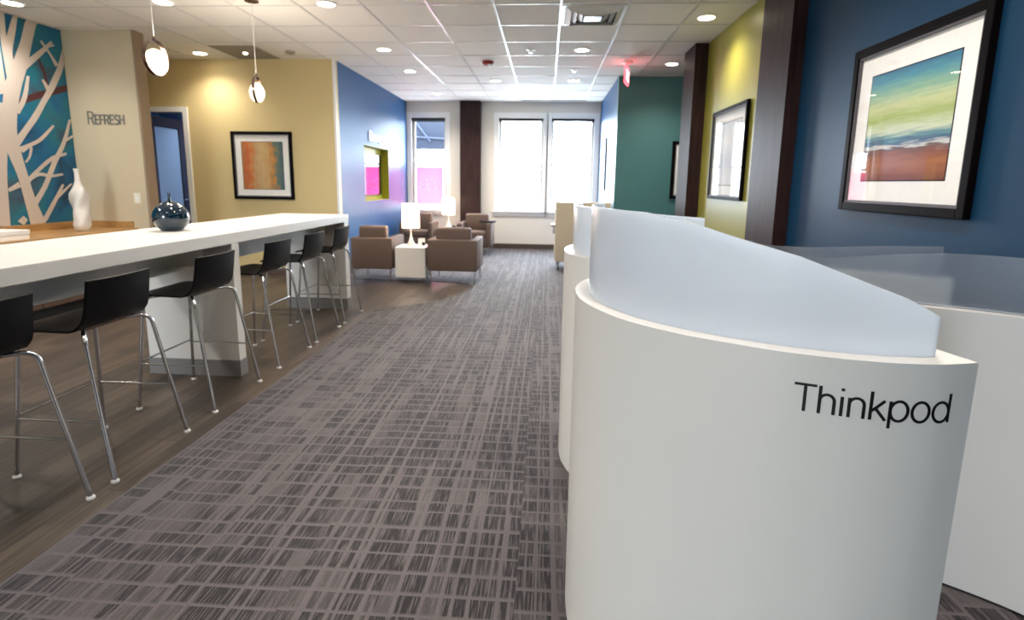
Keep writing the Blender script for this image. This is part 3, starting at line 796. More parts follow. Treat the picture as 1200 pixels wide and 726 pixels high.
# ring pendants over the bar
def pendant(x, y, z, rz, lab):
    t = thing('ring_pendant', lab, 'pendant light', (x, y, CEIL), rz, 'ring pendants over the white bar')
    dz = z - CEIL
    R = 0.12
    obj('canopy', lathe(bmesh.new(), [(0.06, -0.0006), (0.06, -0.014), (0.02, -0.026)], 24), M['dark_chrome'], t, 40)
    obj('cord', lathe(bmesh.new(), [(0.0028, -0.02), (0.0028, dz + R)], 8), M['white_trim'], t, 40)
    g = bmesh.new()
    # flat hoop standing on edge, its axis along local x
    n = 48
    rings = []
    for k in range(n):
        a = 2 * PI * k / n
        rings.append([g.verts.new((dx, rr * math.sin(a), dz + rr * math.cos(a))) for dx, rr in ((-0.014, R - 0.005), (0.014, R - 0.005), (0.014, R), (-0.014, R))])
    for k in range(n):
        A, B = rings[k], rings[(k + 1) % n]
        for j in range(4):
            g.faces.new((A[j], A[(j + 1) % 4], B[(j + 1) % 4], B[j]))
    obj('hoop', g, M['dark_chrome'], t, 40)
    g = bmesh.new()
    bmesh.ops.create_uvsphere(g, u_segments=32, v_segments=18, radius=1)
    for vv in g.verts:
        vv.co = Vector((vv.co.x * 0.06, vv.co.y * 0.088, dz - 0.028 + vv.co.z * 0.088))
    obj('glass_globe', g, M['opal'], t, 60)
    obj('lamp_holder', lathe(bmesh.new(), [(0.016, dz - R + 0.004), (0.02, dz - R + 0.012), (0.02, dz - R + 0.022)], 16), M['dark_chrome'], t, 40)
    obj('hanger_cap', lathe(bmesh.new(), [(0.01, dz + R - 0.002), (0.014, dz + R + 0.008), (0.005, dz + R + 0.024)], 14), M['dark_chrome'], t, 40)
    l = bpy.data.lights.new('globe_light', 'POINT'); l.energy = 7; l.color = (1, 0.86, 0.7); l.shadow_soft_size = 0.06
    for sx in (-1, 1):
        o = bpy.data.objects.new('globe_light', l); COL.objects.link(o); o.location = (sx * 0.13, 0, dz - 0.035); o.parent = t
pendant(-2.73, 3.70, 2.17, math.radians(2), 'ring pendant with a glowing globe in front of the lettered wall edge')
pendant(-2.70, 4.95, 2.17, math.radians(14), 'ring pendant with a glowing globe above the framed orange painting')

# ------------------------------------------------------------------ bar table
BX0, BX1 = -2.80, -2.08
b = thing('bar_table', 'long white waterfall bar table with panel legs', 'table', (-2.44, 3.2, 0))
def lc(x0, x1, y0, y1, z0, z1, o=b, **k):
    L = o.location
    return bx(bmesh.new(), x0 - L.x, x1 - L.x, y0 - L.y, y1 - L.y, z0 - L.z, z1 - L.z, **k)
obj('tabletop', lc(BX0, BX1, 0.9, 5.485, 0.925, 1.0, bev=0.004), M['solid'], b)
obj('apron', lc(-2.34, -2.29, 1.0, 5.40, 0.775, 0.925), M['solid'], b)
obj('apron', lc(-2.62, -2.57, 1.0, 5.40, 0.775, 0.925), M['solid'], b)
for y0, y1 in ((1.30, 1.38), (3.375, 3.455), (5.37, 5.478)):
    lg = obj('leg', lc(-2.735, -2.083, y0, y1, 0.115, 0.925, bev=0.003), M['solid'], b)
    obj('kick_panel', lc(-2.74, -2.078, y0 - 0.004, y1 + 0.004, 0.0, 0.115, bev=0.002), M['grey_kick'], lg)

# ------------------------------------------------------------------ bar stools
def seat_profile():
    pts = [(-0.245, 0.676), (-0.235, 0.684), (-0.19, 0.690), (-0.05, 0.686), (0.05, 0.684)]
    bend = [(0.05 + 0.075 * math.sin(math.radians(a)), 0.684 + 0.075 - 0.075 * math.cos(math.radians(a))) for a in (20, 40, 60, 78)]
    return pts, bend, [(0.134, 0.80), (0.142, 0.85), (0.150, 0.905)]
def shell_mesh(prof, w0, bow, w1=None):
    g = bmesh.new()
    n = 12
    th = 0.011
    top, bot = [], []
    for i, (x, z) in enumerate(prof):
        p0, p1 = prof[max(i - 1, 0)], prof[min(i + 1, len(prof) - 1)]
        d = math.hypot(p1[0] - p0[0], p1[1] - p0[1])
        nx, nz = (p1[1] - p0[1]) / d, -(p1[0] - p0[0]) / d
        rt, rb = [], []
        for k in range(n + 1):
            s = -1 + 2 * k / n
            f = bow * (1 - s * s) * max(0, min(1, (z - 0.69) / 0.1)) - bow * 0.4
            y = s * (w0 + ((w1 or w0) - w0) * min(1, i / 5))
            rt.append(g.verts.new((x + (f if z > 0.69 else 0), y, z)))
            rb.append(g.verts.new((x + (f if z > 0.69 else 0) + nx * th, y, z + nz * th)))
        top.append(rt); bot.append(rb)
    for i in range(len(prof) - 1):
        for k in range(n):
            g.faces.new((top[i][k], top[i][k + 1], top[i + 1][k + 1], top[i + 1][k]))
            g.faces.new((bot[i][k], bot[i][k + 1], bot[i + 1][k + 1], bot[i + 1][k]))
        for k in (0, n):
            g.faces.new((top[i][k], top[i + 1][k], bot[i + 1][k], bot[i][k]))
    for i in (0, len(prof) - 1):
        for k in range(n):
            g.faces.new((top[i][k], top[i][k + 1], bot[i][k + 1], bot[i][k]))
    return g
def make_stool(label):
    t = thing('bar_stool', label, 'stool', (0, 0, 0), 0, 'black bar stools along the white bar')
    a, bnd, c = seat_profile()
    obj('seat', shell_mesh(a + bnd[:1], 0.208, 0.0), M['black_ply'], t, 40)
    obj('backrest', shell_mesh(bnd + c, 0.2, 0.022, 0.187), M['black_ply'], t, 40)
    leg = {}
    for sx in (-1, 1):
        for sy in (-1, 1):
            fx = 0.225 if sx > 0 else -0.24
            foot = Vector((fx, sy * 0.245, 0.008)); top = Vector((0.118 if sx > 0 else -0.185, sy * 0.2, 0.665)); inn = Vector((0.03 if sx > 0 else -0.10, sy * 0.10, 0.668))
            leg[sx, sy] = (foot, top)
            lo = obj('leg', tube(bmesh.new(), rounded([foot, top, inn], 0.05, 6), 0.0095, 12), M['chrome'], t, 40)
            obj('foot_glide', lathe(bmesh.new(), [(0.016, 0.0), (0.0175, 0.004), (0.015, 0.011), (0.011, 0.014)], 16, (foot.x, foot.y, 0)), M['grid'], lo, 40)
    at = lambda k, z: leg[k][0].lerp(leg[k][1], (z - 0.008) / 0.657)
    for sy in (-1, 1):
        obj('side_rail', tube(bmesh.new(), [at((-1, sy), 0.275), at((1, sy), 0.275)], 0.0055, 10), M['chrome'], t, 40)
    obj('footrest', tube(bmesh.new(), [at((-1, -1), 0.29), at((-1, 1), 0.29)], 0.0055, 10), M['chrome'], t, 40)
    g = bmesh.new()
    bx(g, -0.13, 0.06, -0.12, 0.12, 0.66, 0.677, 0.003)
    obj('seat_bracket', g, M['dark_chrome'], t)
    return t
def copy_tree(o, parent=None):
    c = o.copy(); COL.objects.link(c)
    if parent is not None:
        c.parent = parent
    for ch in list(o.children):
        copy_tree(ch, c)
    return c
ORD = ['black bar stool at the very left, cut by the photo edge', 'second black bar stool from the left, standing clear on the wood floor',
       'black bar stool in front of the near white panel leg', 'black bar stool just beyond the near white panel leg',
       'fifth black bar stool from the left, second from the far end', 'farthest black bar stool, by the far panel leg and the armchairs']
s0 = make_stool(ORD[0])
for k, (y, rz) in enumerate(((1.70, 0.0), (2.315, 0.01), (3.05, 0.0), (3.81, -0.01), (4.435, 0.0), (5.06, 0.02))):
    s = s0 if k == 0 else copy_tree(s0)
    s['label'] = ORD[k]
    s.location = (-2.13, y, 0)
    s.rotation_euler = (0, 0, rz)
# ------------------------------------------------------------------ things on the bar and the counter
t = thing('round_vase', 'dark teal glazed round vase with a thin neck on the white bar', 'vase', (-2.52, 3.42, 1.0))
obj('vase_body', lathe(bmesh.new(), [(0.045, 0.0), (0.062, 0.004), (0.09, 0.032), (0.108, 0.068), (0.112, 0.1), (0.105, 0.13), (0.084, 0.162), (0.05, 0.186), (0.022, 0.197), (0.012, 0.202)], 40), M['teal_glaze'], t, 60)
obj('vase_neck', lathe(bmesh.new(), [(0.012, 0.2), (0.008, 0.215), (0.0075, 0.24), (0.011, 0.252), (0.006, 0.252)], 20), M['teal_glaze'], t, 60)

k = thing('kitchen_counter', 'honey wood kitchen counter under the tree mural', 'counter', (-5.05, 3.9, 0))
CZ = 0.775
obj('worktop', lc(-5.395, -4.72, 1.5, 5.855, CZ - 0.04, CZ, k, bev=0.003), M['oak'], k)
obj('backsplash', lc(-5.391, -5.372, 1.5, 5.836, CZ, 0.852, k), M['oak'], k)
obj('backsplash', lc(-5.391, -4.77, 5.836, 5.856, CZ, 0.852, k), M['oak'], k)
obj('carcass', lc(-5.395, -4.77, 1.5, 5.855, 0.1, CZ - 0.04, k), M['cabinet'], k)
obj('toe_kick', lc(-5.395, -4.83, 1.5, 5.855, 0.0, 0.1, k), M['shadow_gap'], k)
for y in [1.5 + 0.622 * i for i in range(7)]:
    dd = obj('door', lc(-4.77, -4.75, y + 0.004, y + 0.618, 0.11, CZ - 0.05, k, bev=0.002), M['cabinet'], k)
    g = bmesh.new()
    yy = y + 0.31 - 3.9
    tube(g, rounded([(-4.75 + 5.05, yy - 0.09, 0.66), (-4.72 + 5.05, yy - 0.09, 0.66), (-4.72 + 5.05, yy + 0.09, 0.66), (-4.75 + 5.05, yy + 0.09, 0.66)], 0.012), 0.006, 10)
    obj('handle', g, M['chrome'], dd, 40)

t = thing('twisted_vase', 'tall white twisted ceramic bottle vase in the counter corner', 'vase', (-5.0, 5.42, CZ))
g = bmesh.new()
prof = [(0.055, 0), (0.066, 0.01), (0.072, 0.06), (0.066, 0.12), (0.075, 0.2), (0.07, 0.27), (0.08, 0.34), (0.078, 0.4), (0.06, 0.45), (0.036, 0.49), (0.026, 0.53), (0.022, 0.58), (0.02, 0.63), (0.027, 0.66), (0.018, 0.662)]
n = 36
rings = []
for r, z in prof:
    tw = z * 7.0
    ring = []
    for kk in range(n):
        a = 2 * PI * kk / n
        q = r * (1 + (0.15 * math.cos(4 * (a - tw)) if 0.02 < z < 0.5 else 0.0))
        ring.append(g.verts.new((q * math.cos(a) + 0.012 * math.sin(z * 14), q * math.sin(a) - 0.012 * math.sin(z * 12 + 1), z)))
    rings.append(ring)
for A, B in zip(rings, rings[1:]):
    for kk in range(n):
        g.faces.new((A[kk], A[(kk + 1) % n], B[(kk + 1) % n], B[kk]))
g.faces.new(list(reversed(rings[0]))); g.faces.new(rings[-1])
vb = obj('vase_body', g, M['white_ceramic'], t, 70)
t = thing('flat_box', 'flat white lidded box on the wood counter behind the bar', 'box', (-5.0, 4.42, CZ))
obj('box_base', box(-0.2, 0.2, -0.2, 0.2, 0.0, 0.05, 0.002), M['paper'], t)
obj('box_lid', box(-0.206, 0.206, -0.206, 0.206, 0.045, 0.085, 0.002), M['paper'], t)

# wall lettering on the beige wall, switch
lt = bmesh.new()
sz = 0.142
w = text_width('REFRESH', sz, 0.74)
kx = 0.44 / w
write(lt, 'REFRESH', sz, 0.0145, lambda u, v, l: (-5.195 + u * kx, 5.858 - l, 1.937 + v), 0.74)
for f in list(lt.faces):
    pass
r = bmesh.ops.extrude_face_region(lt, geom=lt.faces[:])
bmesh.ops.translate(lt, vec=(0, -0.006, 0), verts=[e for e in r['geom'] if isinstance(e, bmesh.types.BMVert)])
tag(obj('wall_lettering', lt, M['letter_grey']), 'grey raised word Refresh in capitals on the beige wall', 'lettering')
t = thing('light_switch', 'ivory light switch on the beige wall near its edge', 'switch', (-4.70, 5.86, 1.118))
obj('switch_plate', box(-0.04, 0.04, -0.007, 0.0, -0.06, 0.06, 0.002), M['plate'], t)
obj('rocker', box(-0.016, 0.016, -0.011, -0.007, -0.033, 0.033, 0.002), M['white_trim'], t)

# ------------------------------------------------------------------ framed pictures (built facing -y at the origin)
def picture(name, w, h, fw, matw, art, loc, rz, label, depth=0.035, fillet=True, mat_rows=None):
    t = thing(name, label, 'picture', loc, rz, None)
    g = bmesh.new()
    bx(g, -w / 2, -w / 2 + fw, -depth, -0.001, -h / 2, h / 2, 0.004)
    bx(g, w / 2 - fw, w / 2, -depth, -0.001, -h / 2, h / 2, 0.004)
    bx(g, -w / 2 + fw, w / 2 - fw, -depth, -0.001, h / 2 - fw, h / 2, 0.004)
    bx(g, -w / 2 + fw, w / 2 - fw, -depth, -0.001, -h / 2, -h / 2 + fw, 0.004)
    obj('frame', g, M['frame_dark'], t)
    iw, ih = w / 2 - fw, h / 2 - fw
    if fillet:
        q = 0.014
        g = bmesh.new()
        for x0, x1, z0, z1 in ((-iw, -iw + q, -ih, ih), (iw - q, iw, -ih, ih), (-iw + q, iw - q, ih - q, ih), (-iw + q, iw - q, -ih, -ih + q)):
            bx(g, x0, x1, -depth + 0.009, -0.002, z0, z1)
        obj('fillet', g, M['frame_silver'], t)
    obj('mat_board', box(-iw, iw, -0.012, -0.008, -ih, ih), M['mat_board'], t)
    ax, az = iw - matw, ih - matw
    g = bmesh.new()
    q = 0.006
    for x0, x1, z0, z1 in ((-ax - q, -ax, -az - q, az + q), (ax, ax + q, -az - q, az + q), (-ax, ax, az, az + q), (-ax, ax, -az - q, -az)):
        bx(g, x0, x1, -0.0128, -0.012, z0, z1)
    obj('mat_edge', g, M['frame_dark'], t)
    obj('painting', box(-ax, ax, -0.0135, -0.012, -az, az), art, t)
    g = bmesh.new()
    vs = [g.verts.new(p) for p in ((-iw, -0.02, -ih), (iw, -0.02, -ih), (iw, -0.02, ih), (-iw, -0.02, ih))]
    g.faces.new(vs)
    obj('glazing', g, M['picture_glass'], t)
    return t
picture('framed_picture', 0.98, 0.90, 0.045, 0.125, M['sea'], (XR, 2.862, 1.672), -PI / 2, 'large framed seascape painting on the deep blue wall')
picture('framed_picture', 1.0, 0.905, 0.03, 0.115, M['pale_art'], (XR, 5.52, 1.667), -PI / 2, 'framed pale picture with bright glass reflections on the lime wall')
picture('framed_picture', 0.86, 0.92, 0.035, 0.105, M['orange_art'], (-3.93, YM - 0.1, 1.538), 0, 'framed orange and teal abstract painting on the mustard wall')
picture('framed_picture', 0.72, 0.86, 0.045, 0.12, M['pale_art'], (2.24, 8.33, 1.575), 0, 'framed picture on the grey-green wall, half hidden by a column')
t = thing('wall_panel', 'thin black flat panel seen edge-on on the far right wall', 'wall panel', (1.04, 9.66, 1.7), -PI / 2)
obj('panel_frame', box(-0.05, 0.05, -0.03, -0.001, -0.46, 0.46, 0.004), M['black'], t)
t = thing('office_print', 'dark red print on the office wall seen past the open door', 'picture', (-6.62, 9.7, 1.45))
obj('print_panel', box(-0.22, 0.22, -0.02, -0.001, -0.36, 0.36, 0.003), M['red_print'], t)

# wall screen in the lounge niche, lettering above it
t = thing('wall_screen', 'dark flat screen in the lime niche of the blue wall', 'screen', (XL - ND, 8.93, 1.455))
obj('screen_body', box(0.0, 0.035, -0.57, 0.57, -0.345, 0.345, 0.006), M['black'], t)
obj('display', box(0.035, 0.037, -0.555, 0.555, -0.325, 0.33), M['screen'], t)
lt = bmesh.new()
w = text_width('BUSINESS', 0.15, 0.74)
write(lt, 'BUSINESS', 0.15, 0.026, lambda u, v, l: (XL + 0.002 + l, 8.57 + u * 0.85 / w, 1.995 + v), 0.74)
r = bmesh.ops.extrude_face_region(lt, geom=lt.faces[:])
bmesh.ops.translate(lt, vec=(0.012, 0, 0), verts=[e for e in r['geom'] if isinstance(e, bmesh.types.BMVert)])
tag(obj('wall_lettering', lt, M['letter_white']), 'white raised word on the blue wall above the niche', 'lettering')

# pink film in the left window, read from behind; outside structure seen above it; roller shades
a, bb = WIN[0]
t = thing('window_poster', 'pink translucent poster with mirrored white lettering in the left window', 'poster', ((a + bb) / 2, YF + 0.066, 1.27))
obj('poster_sheet', box(-0.285, 0.285, -0.003, 0.0, -0.385, 0.385), M['pink'], t)
g = bmesh.new()
w = text_width('Regus', 0.14)
write(g, 'Regus', 0.14, 0.024, lambda u, v, l: (0.225 - u * 0.45 / w, -0.0045 - l, -0.06 + v), None)
obj('lettering', g, M['film_white'], t)
g = bmesh.new()
for kk, (dx, dz) in enumerate(((-0.07, 0.1), (0.0, 0.125), (0.07, 0.1))):
    c = [g.verts.new((0.02 + dx + 0.016 * math.cos(q), -0.0046, dz + 0.024 * math.sin(q))) for q in [2 * PI * j / 14 for j in range(14)]]
    g.faces.new(c)
obj('emblem', g, M['film_white'], t)
t = thing('outside_canopy', 'blue-grey steel canopy outside the left window', 'canopy', (-2.7, 12.2, 0))
g = box(-0.9, 0.62, -0.05, 0.9, 2.13, 3.3)
obj('soffit_panel', g, M['awning'], t)
g = bmesh.new()
tube(g, [(-0.5, -0.07, 2.95), (0.05, -0.07, 2.25)], 0.02, 10)
tube(g, [(-0.6, -0.07, 2.36), (0.62, -0.07, 2.3)], 0.02, 10)
obj('steel_brace', g, M['awning_light'], t, 40)
for sx in (-0.85, 0.58):
    obj('post', box(sx - 0.03, sx + 0.03, 0.8, 0.86, 0.0, 2.13), M['awning'], t)
for (a, bb), lab in zip(WIN, ('rolled dark shade at the top of the left window with the pink poster', 'rolled dark shade at the top of the middle window', 'rolled dark shade at the top of the right-hand window')):
    t = thing('roller_shade', lab, 'window shade', ((a + bb) / 2, YF + 0.02, WZ1 - 0.03), 0, 'rolled shades at the window tops')
    hw = (bb - a) / 2
    g = bmesh.new()
    tube(g, [(-hw + 0.012, 0, 0), (hw - 0.012, 0, 0)], 0.024, 16)
    obj('roll', g, M['black'], t, 40)
    obj('hem_bar', box(-hw + 0.02, hw - 0.02, -0.006, 0.006, -0.05, -0.026, 0.002), M['black'], t)
    for sx in (-1, 1):
        obj('bracket', box(sx * hw - 0.012, sx * hw + 0.012, -0.028, 0.028, -0.03, 0.03, 0.002), M['black'], t)

# ------------------------------------------------------------------ lounge furniture
def armchair(x, y, rz, label, w=0.64, d=0.64, tablet=False):
    """club chair, its back at local -y, sitter facing +y"""
    t = thing('armchair', label, 'armchair', (x, y, 0), rz, 'brown lounge armchairs')
    h = w / 2
    obj('back', box(-h, h, 0, 0.11, 0.18, 0.6, 0.018, 3), M['brown_cloth'], t, 40)
    for s in (-1, 1):
        obj('armrest', box(s * h, s * (h - 0.09), 0.11, d, 0.18, 0.6, 0.016, 3), M['brown_cloth'], t, 40)
    obj('seat_base', box(-h + 0.09, h - 0.09, 0.11, d - 0.01, 0.18, 0.33, 0.012, 2), M['brown_cloth'], t, 40)
    obj('seat_cushion', box(-h + 0.095, h - 0.095, 0.2, d, 0.33, 0.45, 0.03, 4), M['brown_cloth'], t, 40)
    obj('back_cushion', box(-h + 0.095, h - 0.095, 0.06, 0.21, 0.44, 0.755, 0.035, 4), M['brown_cloth'], t, 40)
    for sx in (-1, 1):
        for yy in (0.035, d - 0.05):
            obj('leg', lathe(bmesh.new(), [(0.013, 0.005), (0.013, 0.18)], 12, (sx * (h - 0.035), yy, 0)), M['chrome'], t, 40)
    if tablet:
        g = bmesh.new()
        bx(g, -h - 0.07, -h + 0.24, d - 0.35, d - 0.08, 0.615, 0.635, 0.005)
        tb = obj('tablet_arm', g, M['frame_dark'], t)
        obj('tablet_pivot', lathe(bmesh.new(), [(0.018, 0.595), (0.018, 0.616)], 12, (-h + 0.045, d - 0.2, 0)), M['chrome'], tb, 40)
    return t
armchair(-2.33, 6.92, 0.0, 'brown armchair seen from behind, between the bar end and the white side table', 0.565, 0.62)
armchair(-1.225, 6.87, 0.0, 'brown armchair seen from behind, right of the white side table', 0.665, 0.66)
armchair(-2.42, 10.35, PI, 'brown armchair facing forward below the pink window poster', 0.62, 0.62)
armchair(-1.33, 10.42, PI, 'brown armchair with a dark tablet arm by the dark window pillar', 0.64, 0.66, True)

def side_table(x, y, w, label):
    t = thing('side_table', label, 'side table', (x, y, 0), 0, None)
    obj('table_body', box(-w / 2, w / 2, -0.2, 0.2, 0.075, 0.485, 0.006), M['solid'], t)
    for sx in (-1, 1):
        for sy in (-1, 1):
            obj('leg', lathe(bmesh.new(), [(0.014, 0.004), (0.014, 0.075)], 12, (sx * (w / 2 - 0.05), sy * 0.16, 0)), M['chrome'], t, 40)
    return t
side_table(-1.80, 7.11, 0.41, 'white cube side table between the two near armchairs')
side_table(-1.86, 10.1, 0.40, 'white cube side table between the two far armchairs')

def table_lamp(x, y, z, label):
    t = thing('table_lamp', label, 'lamp', (x, y, z), 0, 'white table lamps in the lounge')
    obj('base', lathe(bmesh.new(), [(0.062, 0.0), (0.062, 0.012), (0.03, 0.07), (0.016, 0.12), (0.011, 0.18)], 28), M['white_ceramic'], t, 50)
    obj('stem', lathe(bmesh.new(), [(0.009, 0.16), (0.009, 0.34)], 12), M['white_trim'], t, 40)
    g = bmesh.new()
    lathe(g, [(0.122, 0.245), (0.114, 0.57)], 40, cap=False)
    obj('shade', g, M['shade'], t, 40)
    g = bmesh.new()
    bmesh.ops.create_uvsphere(g, u_segments=16, v_segments=10, radius=0.04, matrix=Matrix.Translation((0, 0, 0.4)))
    obj('bulb', g, M['bulb'], t, 60)
    l = bpy.data.lights.new('bulb_light', 'POINT'); l.energy = 9; l.color = (1, 0.86, 0.7); l.shadow_soft_size = 0.045
    o = bpy.data.objects.new('bulb_light', l); COL.objects.link(o); o.location = (0, 0, 0.47); o.parent = t
table_lamp(-1.83, 7.10, 0.485, 'white table lamp on the near side table')
table_lamp(-1.87, 10.12, 0.485, 'white table lamp on the far side table by the window')
t = thing('folded_card', 'small white folded card with a dark front beside the near lamp', 'card', (-1.675, 7.06, 0.485), math.radians(25))
g = bmesh.new()
bx(g, -0.045, 0.045, -0.035, -0.032, 0.0, 0.115, mat4=Matrix.Translation((0, -0.034, 0)) @ Matrix.Rotation(math.radians(-16), 4, 'X') @ Matrix.Translation((0, 0.034, 0)))
bx(g, -0.045, 0.045, 0.032, 0.035, 0.0, 0.115, mat4=Matrix.Translation((0, 0.034, 0)) @ Matrix.Rotation(math.radians(16), 4, 'X') @ Matrix.Translation((0, -0.034, 0)))
obj('card_sheet', g, M['paper'], t)
obj('dark_print', bx(bmesh.new(), 0.0, 0.04, -0.0365, -0.0355, 0.015, 0.06, mat4=Matrix.Translation((0, -0.034, 0)) @ Matrix.Rotation(math.radians(-16), 4, 'X') @ Matrix.Translation((0, 0.034, 0))), M['black'], t)
t = thing('small_bowl', 'small dark bowl beside the far lamp', 'bowl', (-1.74, 10.0, 0.485))
obj('bowl_body', lathe(bmesh.new(), [(0.03, 0), (0.032, 0.006), (0.055, 0.05), (0.058, 0.055), (0.05, 0.05), (0.026, 0.01)], 24), M['black'], t, 50)

t = thing('booth_seat', 'beige high-backed lounge seat on casters near the right-hand window', 'seat', (0.57, 8.17, 0))
obj('back_panel', box(-0.42, 0.42, 0.0, 0.09, 0.15, 1.075, 0.02, 3), M['beige_cloth'], t, 40)
for s in (-1, 1):
    obj('side_panel', box(s * 0.42, s * 0.35, 0.09, 0.72, 0.15, 1.075, 0.02, 3), M['beige_cloth'], t, 40)
obj('seat_base', box(-0.35, 0.35, 0.09, 0.7, 0.15, 0.32, 0.015, 3), M['beige_cloth'], t, 40)
obj('seat_cushion', box(-0.345, 0.345, 0.1, 0.71, 0.32, 0.46, 0.035, 4), M['beige_cloth'], t, 40)
g = box(-0.48, -0.41, 0.2, 0.55, 0.68, 0.71, 0.006)
ta = obj('arm_tablet', g, M['black'], t)
obj('tablet_bracket', box(-0.45, -0.42, 0.3, 0.36, 0.56, 0.68, 0.004), M['chrome'], ta)
for sx in (-0.36, 0.36):
    for sy in (0.06, 0.64):
        c = obj('caster', tube(bmesh.new(), [(sx - 0.012, sy, 0.042), (sx + 0.012, sy, 0.042)], 0.037, 18), M['black'], t, 40)
        obj('caster_stem', lathe(bmesh.new(), [(0.012, 0.07), (0.012, 0.15)], 12, (sx, sy, 0)), M['chrome'], c, 40)

# ------------------------------------------------------------------ curved work pods
def catmull(P, step=6):
    P = [Vector(p) for p in P]
    out = []
    for i in range(len(P) - 1):
        a, b, c, d = P[max(i - 1, 0)], P[i], P[i + 1], P[min(i + 2, len(P) - 1)]
        for k in range(step):
            t = k / step
            out.append(0.5 * ((2 * b) + (c - a) * t + (2 * a - 5 * b + 4 * c - d) * t * t + (3 * b - a - 3 * c + d) * t ** 3))
    out.append(P[-1])
    return out
def normals(Q):
    N_ = []
    for i in range(len(Q)):
        t = (Q[min(i + 1, len(Q) - 1)] - Q[max(i - 1, 0)]).normalized()
        N_.append(Vector((-t.y, t.x)))     # towards the inside of the curve
    return N_
def band(Q, N_, d0, d1, z0, z1):
    """curved wall between two offsets of a path; z1 may be one height or one per point"""
    g = bmesh.new()
    zt = z1 if isinstance(z1, list) else [z1] * len(Q)
    rows = []
    for q, n, z in zip(Q, N_, zt):
        a, b = q + n * d0, q + n * d1
        rows.append([g.verts.new((a.x, a.y, z0)), g.verts.new((a.x, a.y, z)), g.verts.new((b.x, b.y, z)), g.verts.new((b.x, b.y, z0))])
    for A, B in zip(rows, rows[1:]):
        for j in range(4):
            g.faces.new((A[j], A[(j + 1) % 4], B[(j + 1) % 4], B[j]))
    g.faces.new(rows[0]); g.faces.new(list(reversed(rows[-1])))
    return g
def interp(x, tab):
    if x <= tab[0][0]:
        return tab[0][1]
    for (a, va), (b, vb) in zip(tab, tab[1:]):
        if x <= b:
            return va + (vb - va) * (x - a) / (b - a)
    return tab[-1][1]
def pod(path, zt, prof, label, trim_end=0.05, frost=None, thick=0.085, desk=True, start=2):
    """path: plan of the outer face from its hidden end to its tip; prof: screen height against distance from the tip end"""
    o = Vector(path[len(path) // 2])
    Q = catmull([(x - o.x, y - o.y) for x, y in path])
    N_ = normals(Q)
    dist = [0.0]
    for i in range(len(Q) - 1, 0, -1):
        dist.append(dist[-1] + (Q[i] - Q[i - 1]).length)
    dist = dist[::-1]
    t = thing('work_pod', label, 'work pod', (o.x, o.y, 0), 0, 'curved white work pods')
    body = obj('curved_wall', band(Q, N_, 0.0, thick, 0.014, zt), M['laminate'], t, 35)
    obj('shadow_plinth', band(Q, N_, 0.012, thick - 0.012, 0.005, 0.014), M['shadow_gap'], t)  # recessed base coloured black to give the shadow strip at the floor
    keep = [i for i, d in enumerate(dist) if d >= trim_end and i > start]
    e = keep[-1]
    sq = [Q[i] for i in keep]; sn = [N_[i] for i in keep]
    zs = [interp(dist[i] - dist[e], prof) for i in keep]
    obj('frosted_screen', band(sq, sn, 0.040, 0.051, zt + 0.0005, zs), frost or M['frost'], t, 35)
    if desk:
        poly = [(q + n * thick) for q, n in zip(Q, N_)]
        obj('worktop', prism(bmesh.new(), [(p.x, p.y) for p in poly][::3], 0.70, 0.728), M['laminate'], t)
    return t, Q, N_, dist
RIM = [(.40, 1.905), (.30, 1.90), (.215, 1.85), (.165, 1.775), (.128, 1.71), (.102, 1.625), (.093, 1.549), (.098, 1.442), (.120, 1.35), (.160, 1.256), (.208, 1.184), (.286, 1.108), (.367, 1.053), (.457, 1.003), (.550, .971), (.626, .956), (.712, .956), (.791, .973)]
PROF = [(0, 1.117), (.08, 1.153), (.153, 1.177), (.272, 1.218), (.369, 1.240), (.44, 1.258), (.523, 1.277), (.634, 1.289), (.9, 1.290)]
p1, Q1, N1, D1 = pod(RIM, 1.04, PROF, 'nearest white curved work pod with black lettering and frosted screen', 0.046, start=20)
g = bmesh.new()
sz = 0.0545
w = text_width('Thinkpod', sz)
def on_pod(u, v, l):
    d = 0.318 - u * 0.272 / w
    for i in range(len(D1) - 1):
        if D1[i] >= d >= D1[i + 1]:
            f = (D1[i] - d) / max(1e-9, D1[i] - D1[i + 1])
            q = Q1[i].lerp(Q1[i + 1], f); n = N1[i].lerp(N1[i + 1], f).normalized()
            q = q - n * (0.0009 + l)
            return (q.x, q.y, 0.9295 + v)
    raise ValueError(d)
write(g, 'Thinkpod', sz, 0.0052, on_pod)
obj('lettering', g, M['letter_black'], p1)['label'] = 'thin black lettering reading Thinkpod'
R2 = [(x, y + 1.0) for x, y in RIM[:-2]]
pod(R2, 1.04, [(0, 1.232), (0.25, 1.243), (0.5, 1.252), (0.9, 1.256)], 'white curved work pod directly behind the lettered pod', 0.045, start=20)
BP = [(1.02, 2.55), (.93, 2.40), (.91, 2.24), (.945, 2.08), (1.0, 1.98), (1.07, 1.915), (1.16, 1.85), (1.26, 1.79), (1.36, 1.735), (1.45, 1.675), (1.53, 1.61), (1.60, 1.535)]
pod(BP, 0.965, [(0, 1.143), (.12, 1.145), (.22, 1.142), (.33, 1.13), (.45, 1.112), (.56, 1.095), (.8, 1.08)], 'white curved work pod at the right edge under the seascape', 0.17, M['frost_clear'])
AP = [(x + 0.2, y + 0.72) for x, y in BP[:-1]]
pod(AP, 0.965, [(0, 1.105), (.2, 1.09), (.5, 1.06), (.9, 1.04)], 'white curved pod behind the right-edge pod, only its screen top showing', 0.03, M['frost_clear'])

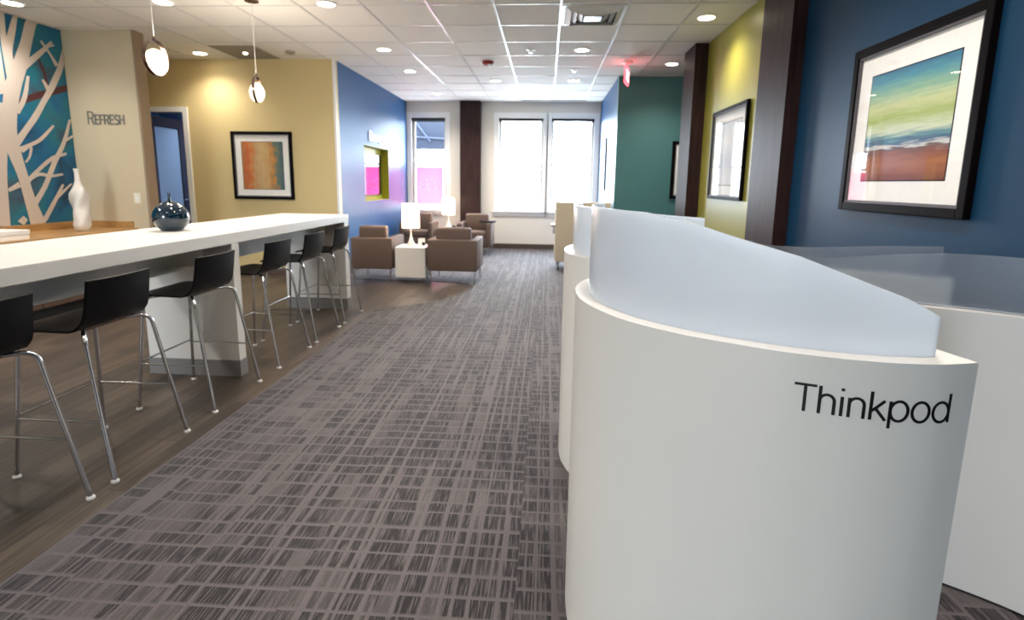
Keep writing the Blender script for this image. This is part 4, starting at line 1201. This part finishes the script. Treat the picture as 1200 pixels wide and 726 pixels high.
# ------------------------------------------------------------------ light, sky, camera
w = bpy.data.worlds.new('daylight')
SC.world = w
w.use_nodes = True
nt = w.node_tree
N, L, F = nodes(nt)
bg = nt.nodes['Background']
tc = N('TexCoord'); sx = N('SeparateXYZ'); L(tc.outputs['Generated'], sx.inputs[0])
rp = ramp(nt, [(0.0, (0.30, 0.34, 0.36, 1)), (0.47, (0.34, 0.39, 0.42, 1)), (0.53, (0.80, 0.91, 1.0, 1)), (1.0, (0.62, 0.80, 1.0, 1))])
L(F('MULTIPLY_ADD', sx.outputs['Z'], 0.5, 0.5), rp.inputs['Fac'])
L(rp.outputs['Color'], bg.inputs['Color'])
bg.inputs['Strength'].default_value = 22.0
for a, bb, yy, sg in [(q[0], q[1], YF + 0.19, -1) for q in WIN] + [(NWX0, NWX1, YN - 0.09, 1)]:
    l = bpy.data.lights.new('window_portal', 'AREA')
    l.shape = 'RECTANGLE'; l.size = bb - a; l.size_y = WZ1 - WZ0
    l.cycles.is_portal = True
    o = bpy.data.objects.new('window_portal', l); COL.objects.link(o)
    o.location = ((a + bb) / 2, yy, (WZ0 + WZ1) / 2)
    o.rotation_euler = (sg * PI / 2, 0, 0)
spot(None, (-4.9, 8.5, CEIL - 0.02), 260, (0.7, 0.84, 1.0))  # added unseen office light, brightens the room and door pane

cam = bpy.data.cameras.new('camera')
co = bpy.data.objects.new('camera', cam)
COL.objects.link(co)
cam.sensor_width = 36
cam.lens = 619.95 / 1200 * 36
cam.shift_y = -45 / 1200
cam.clip_start = 0.05
yaw, pit, rol = (math.radians(v) for v in (-3.56246, 9.49178, 0.81433))
fw = Vector((math.sin(yaw) * math.cos(pit), math.cos(yaw) * math.cos(pit), -math.sin(pit)))
rt = Vector((math.cos(yaw), -math.sin(yaw), 0))
up = rt.cross(fw)
r_ = rt * math.cos(rol) + up * math.sin(rol)
u_ = -rt * math.sin(rol) + up * math.cos(rol)
mm = Matrix((r_, u_, -fw)).transposed().to_4x4()
mm.translation = (0, 0, 1.35)
co.matrix_world = mm
cam.dof.use_dof = True
cam.dof.focus_distance = 1.3
cam.dof.aperture_fstop = 4.5
SC.camera = co

SC.view_settings.view_transform = 'Standard'
SC.view_settings.look = 'None'
SC.view_settings.gamma = 1.0
SC.view_settings.use_curve_mapping = False
SC.view_settings.exposure = 0.87
SC.cycles.max_bounces = 10
SC.cycles.diffuse_bounces = 5
SC.cycles.transparent_max_bounces = 16
SC.cycles.sample_clamp_indirect = 30
SC.cycles.caustics_reflective = False
SC.cycles.caustics_refractive = False
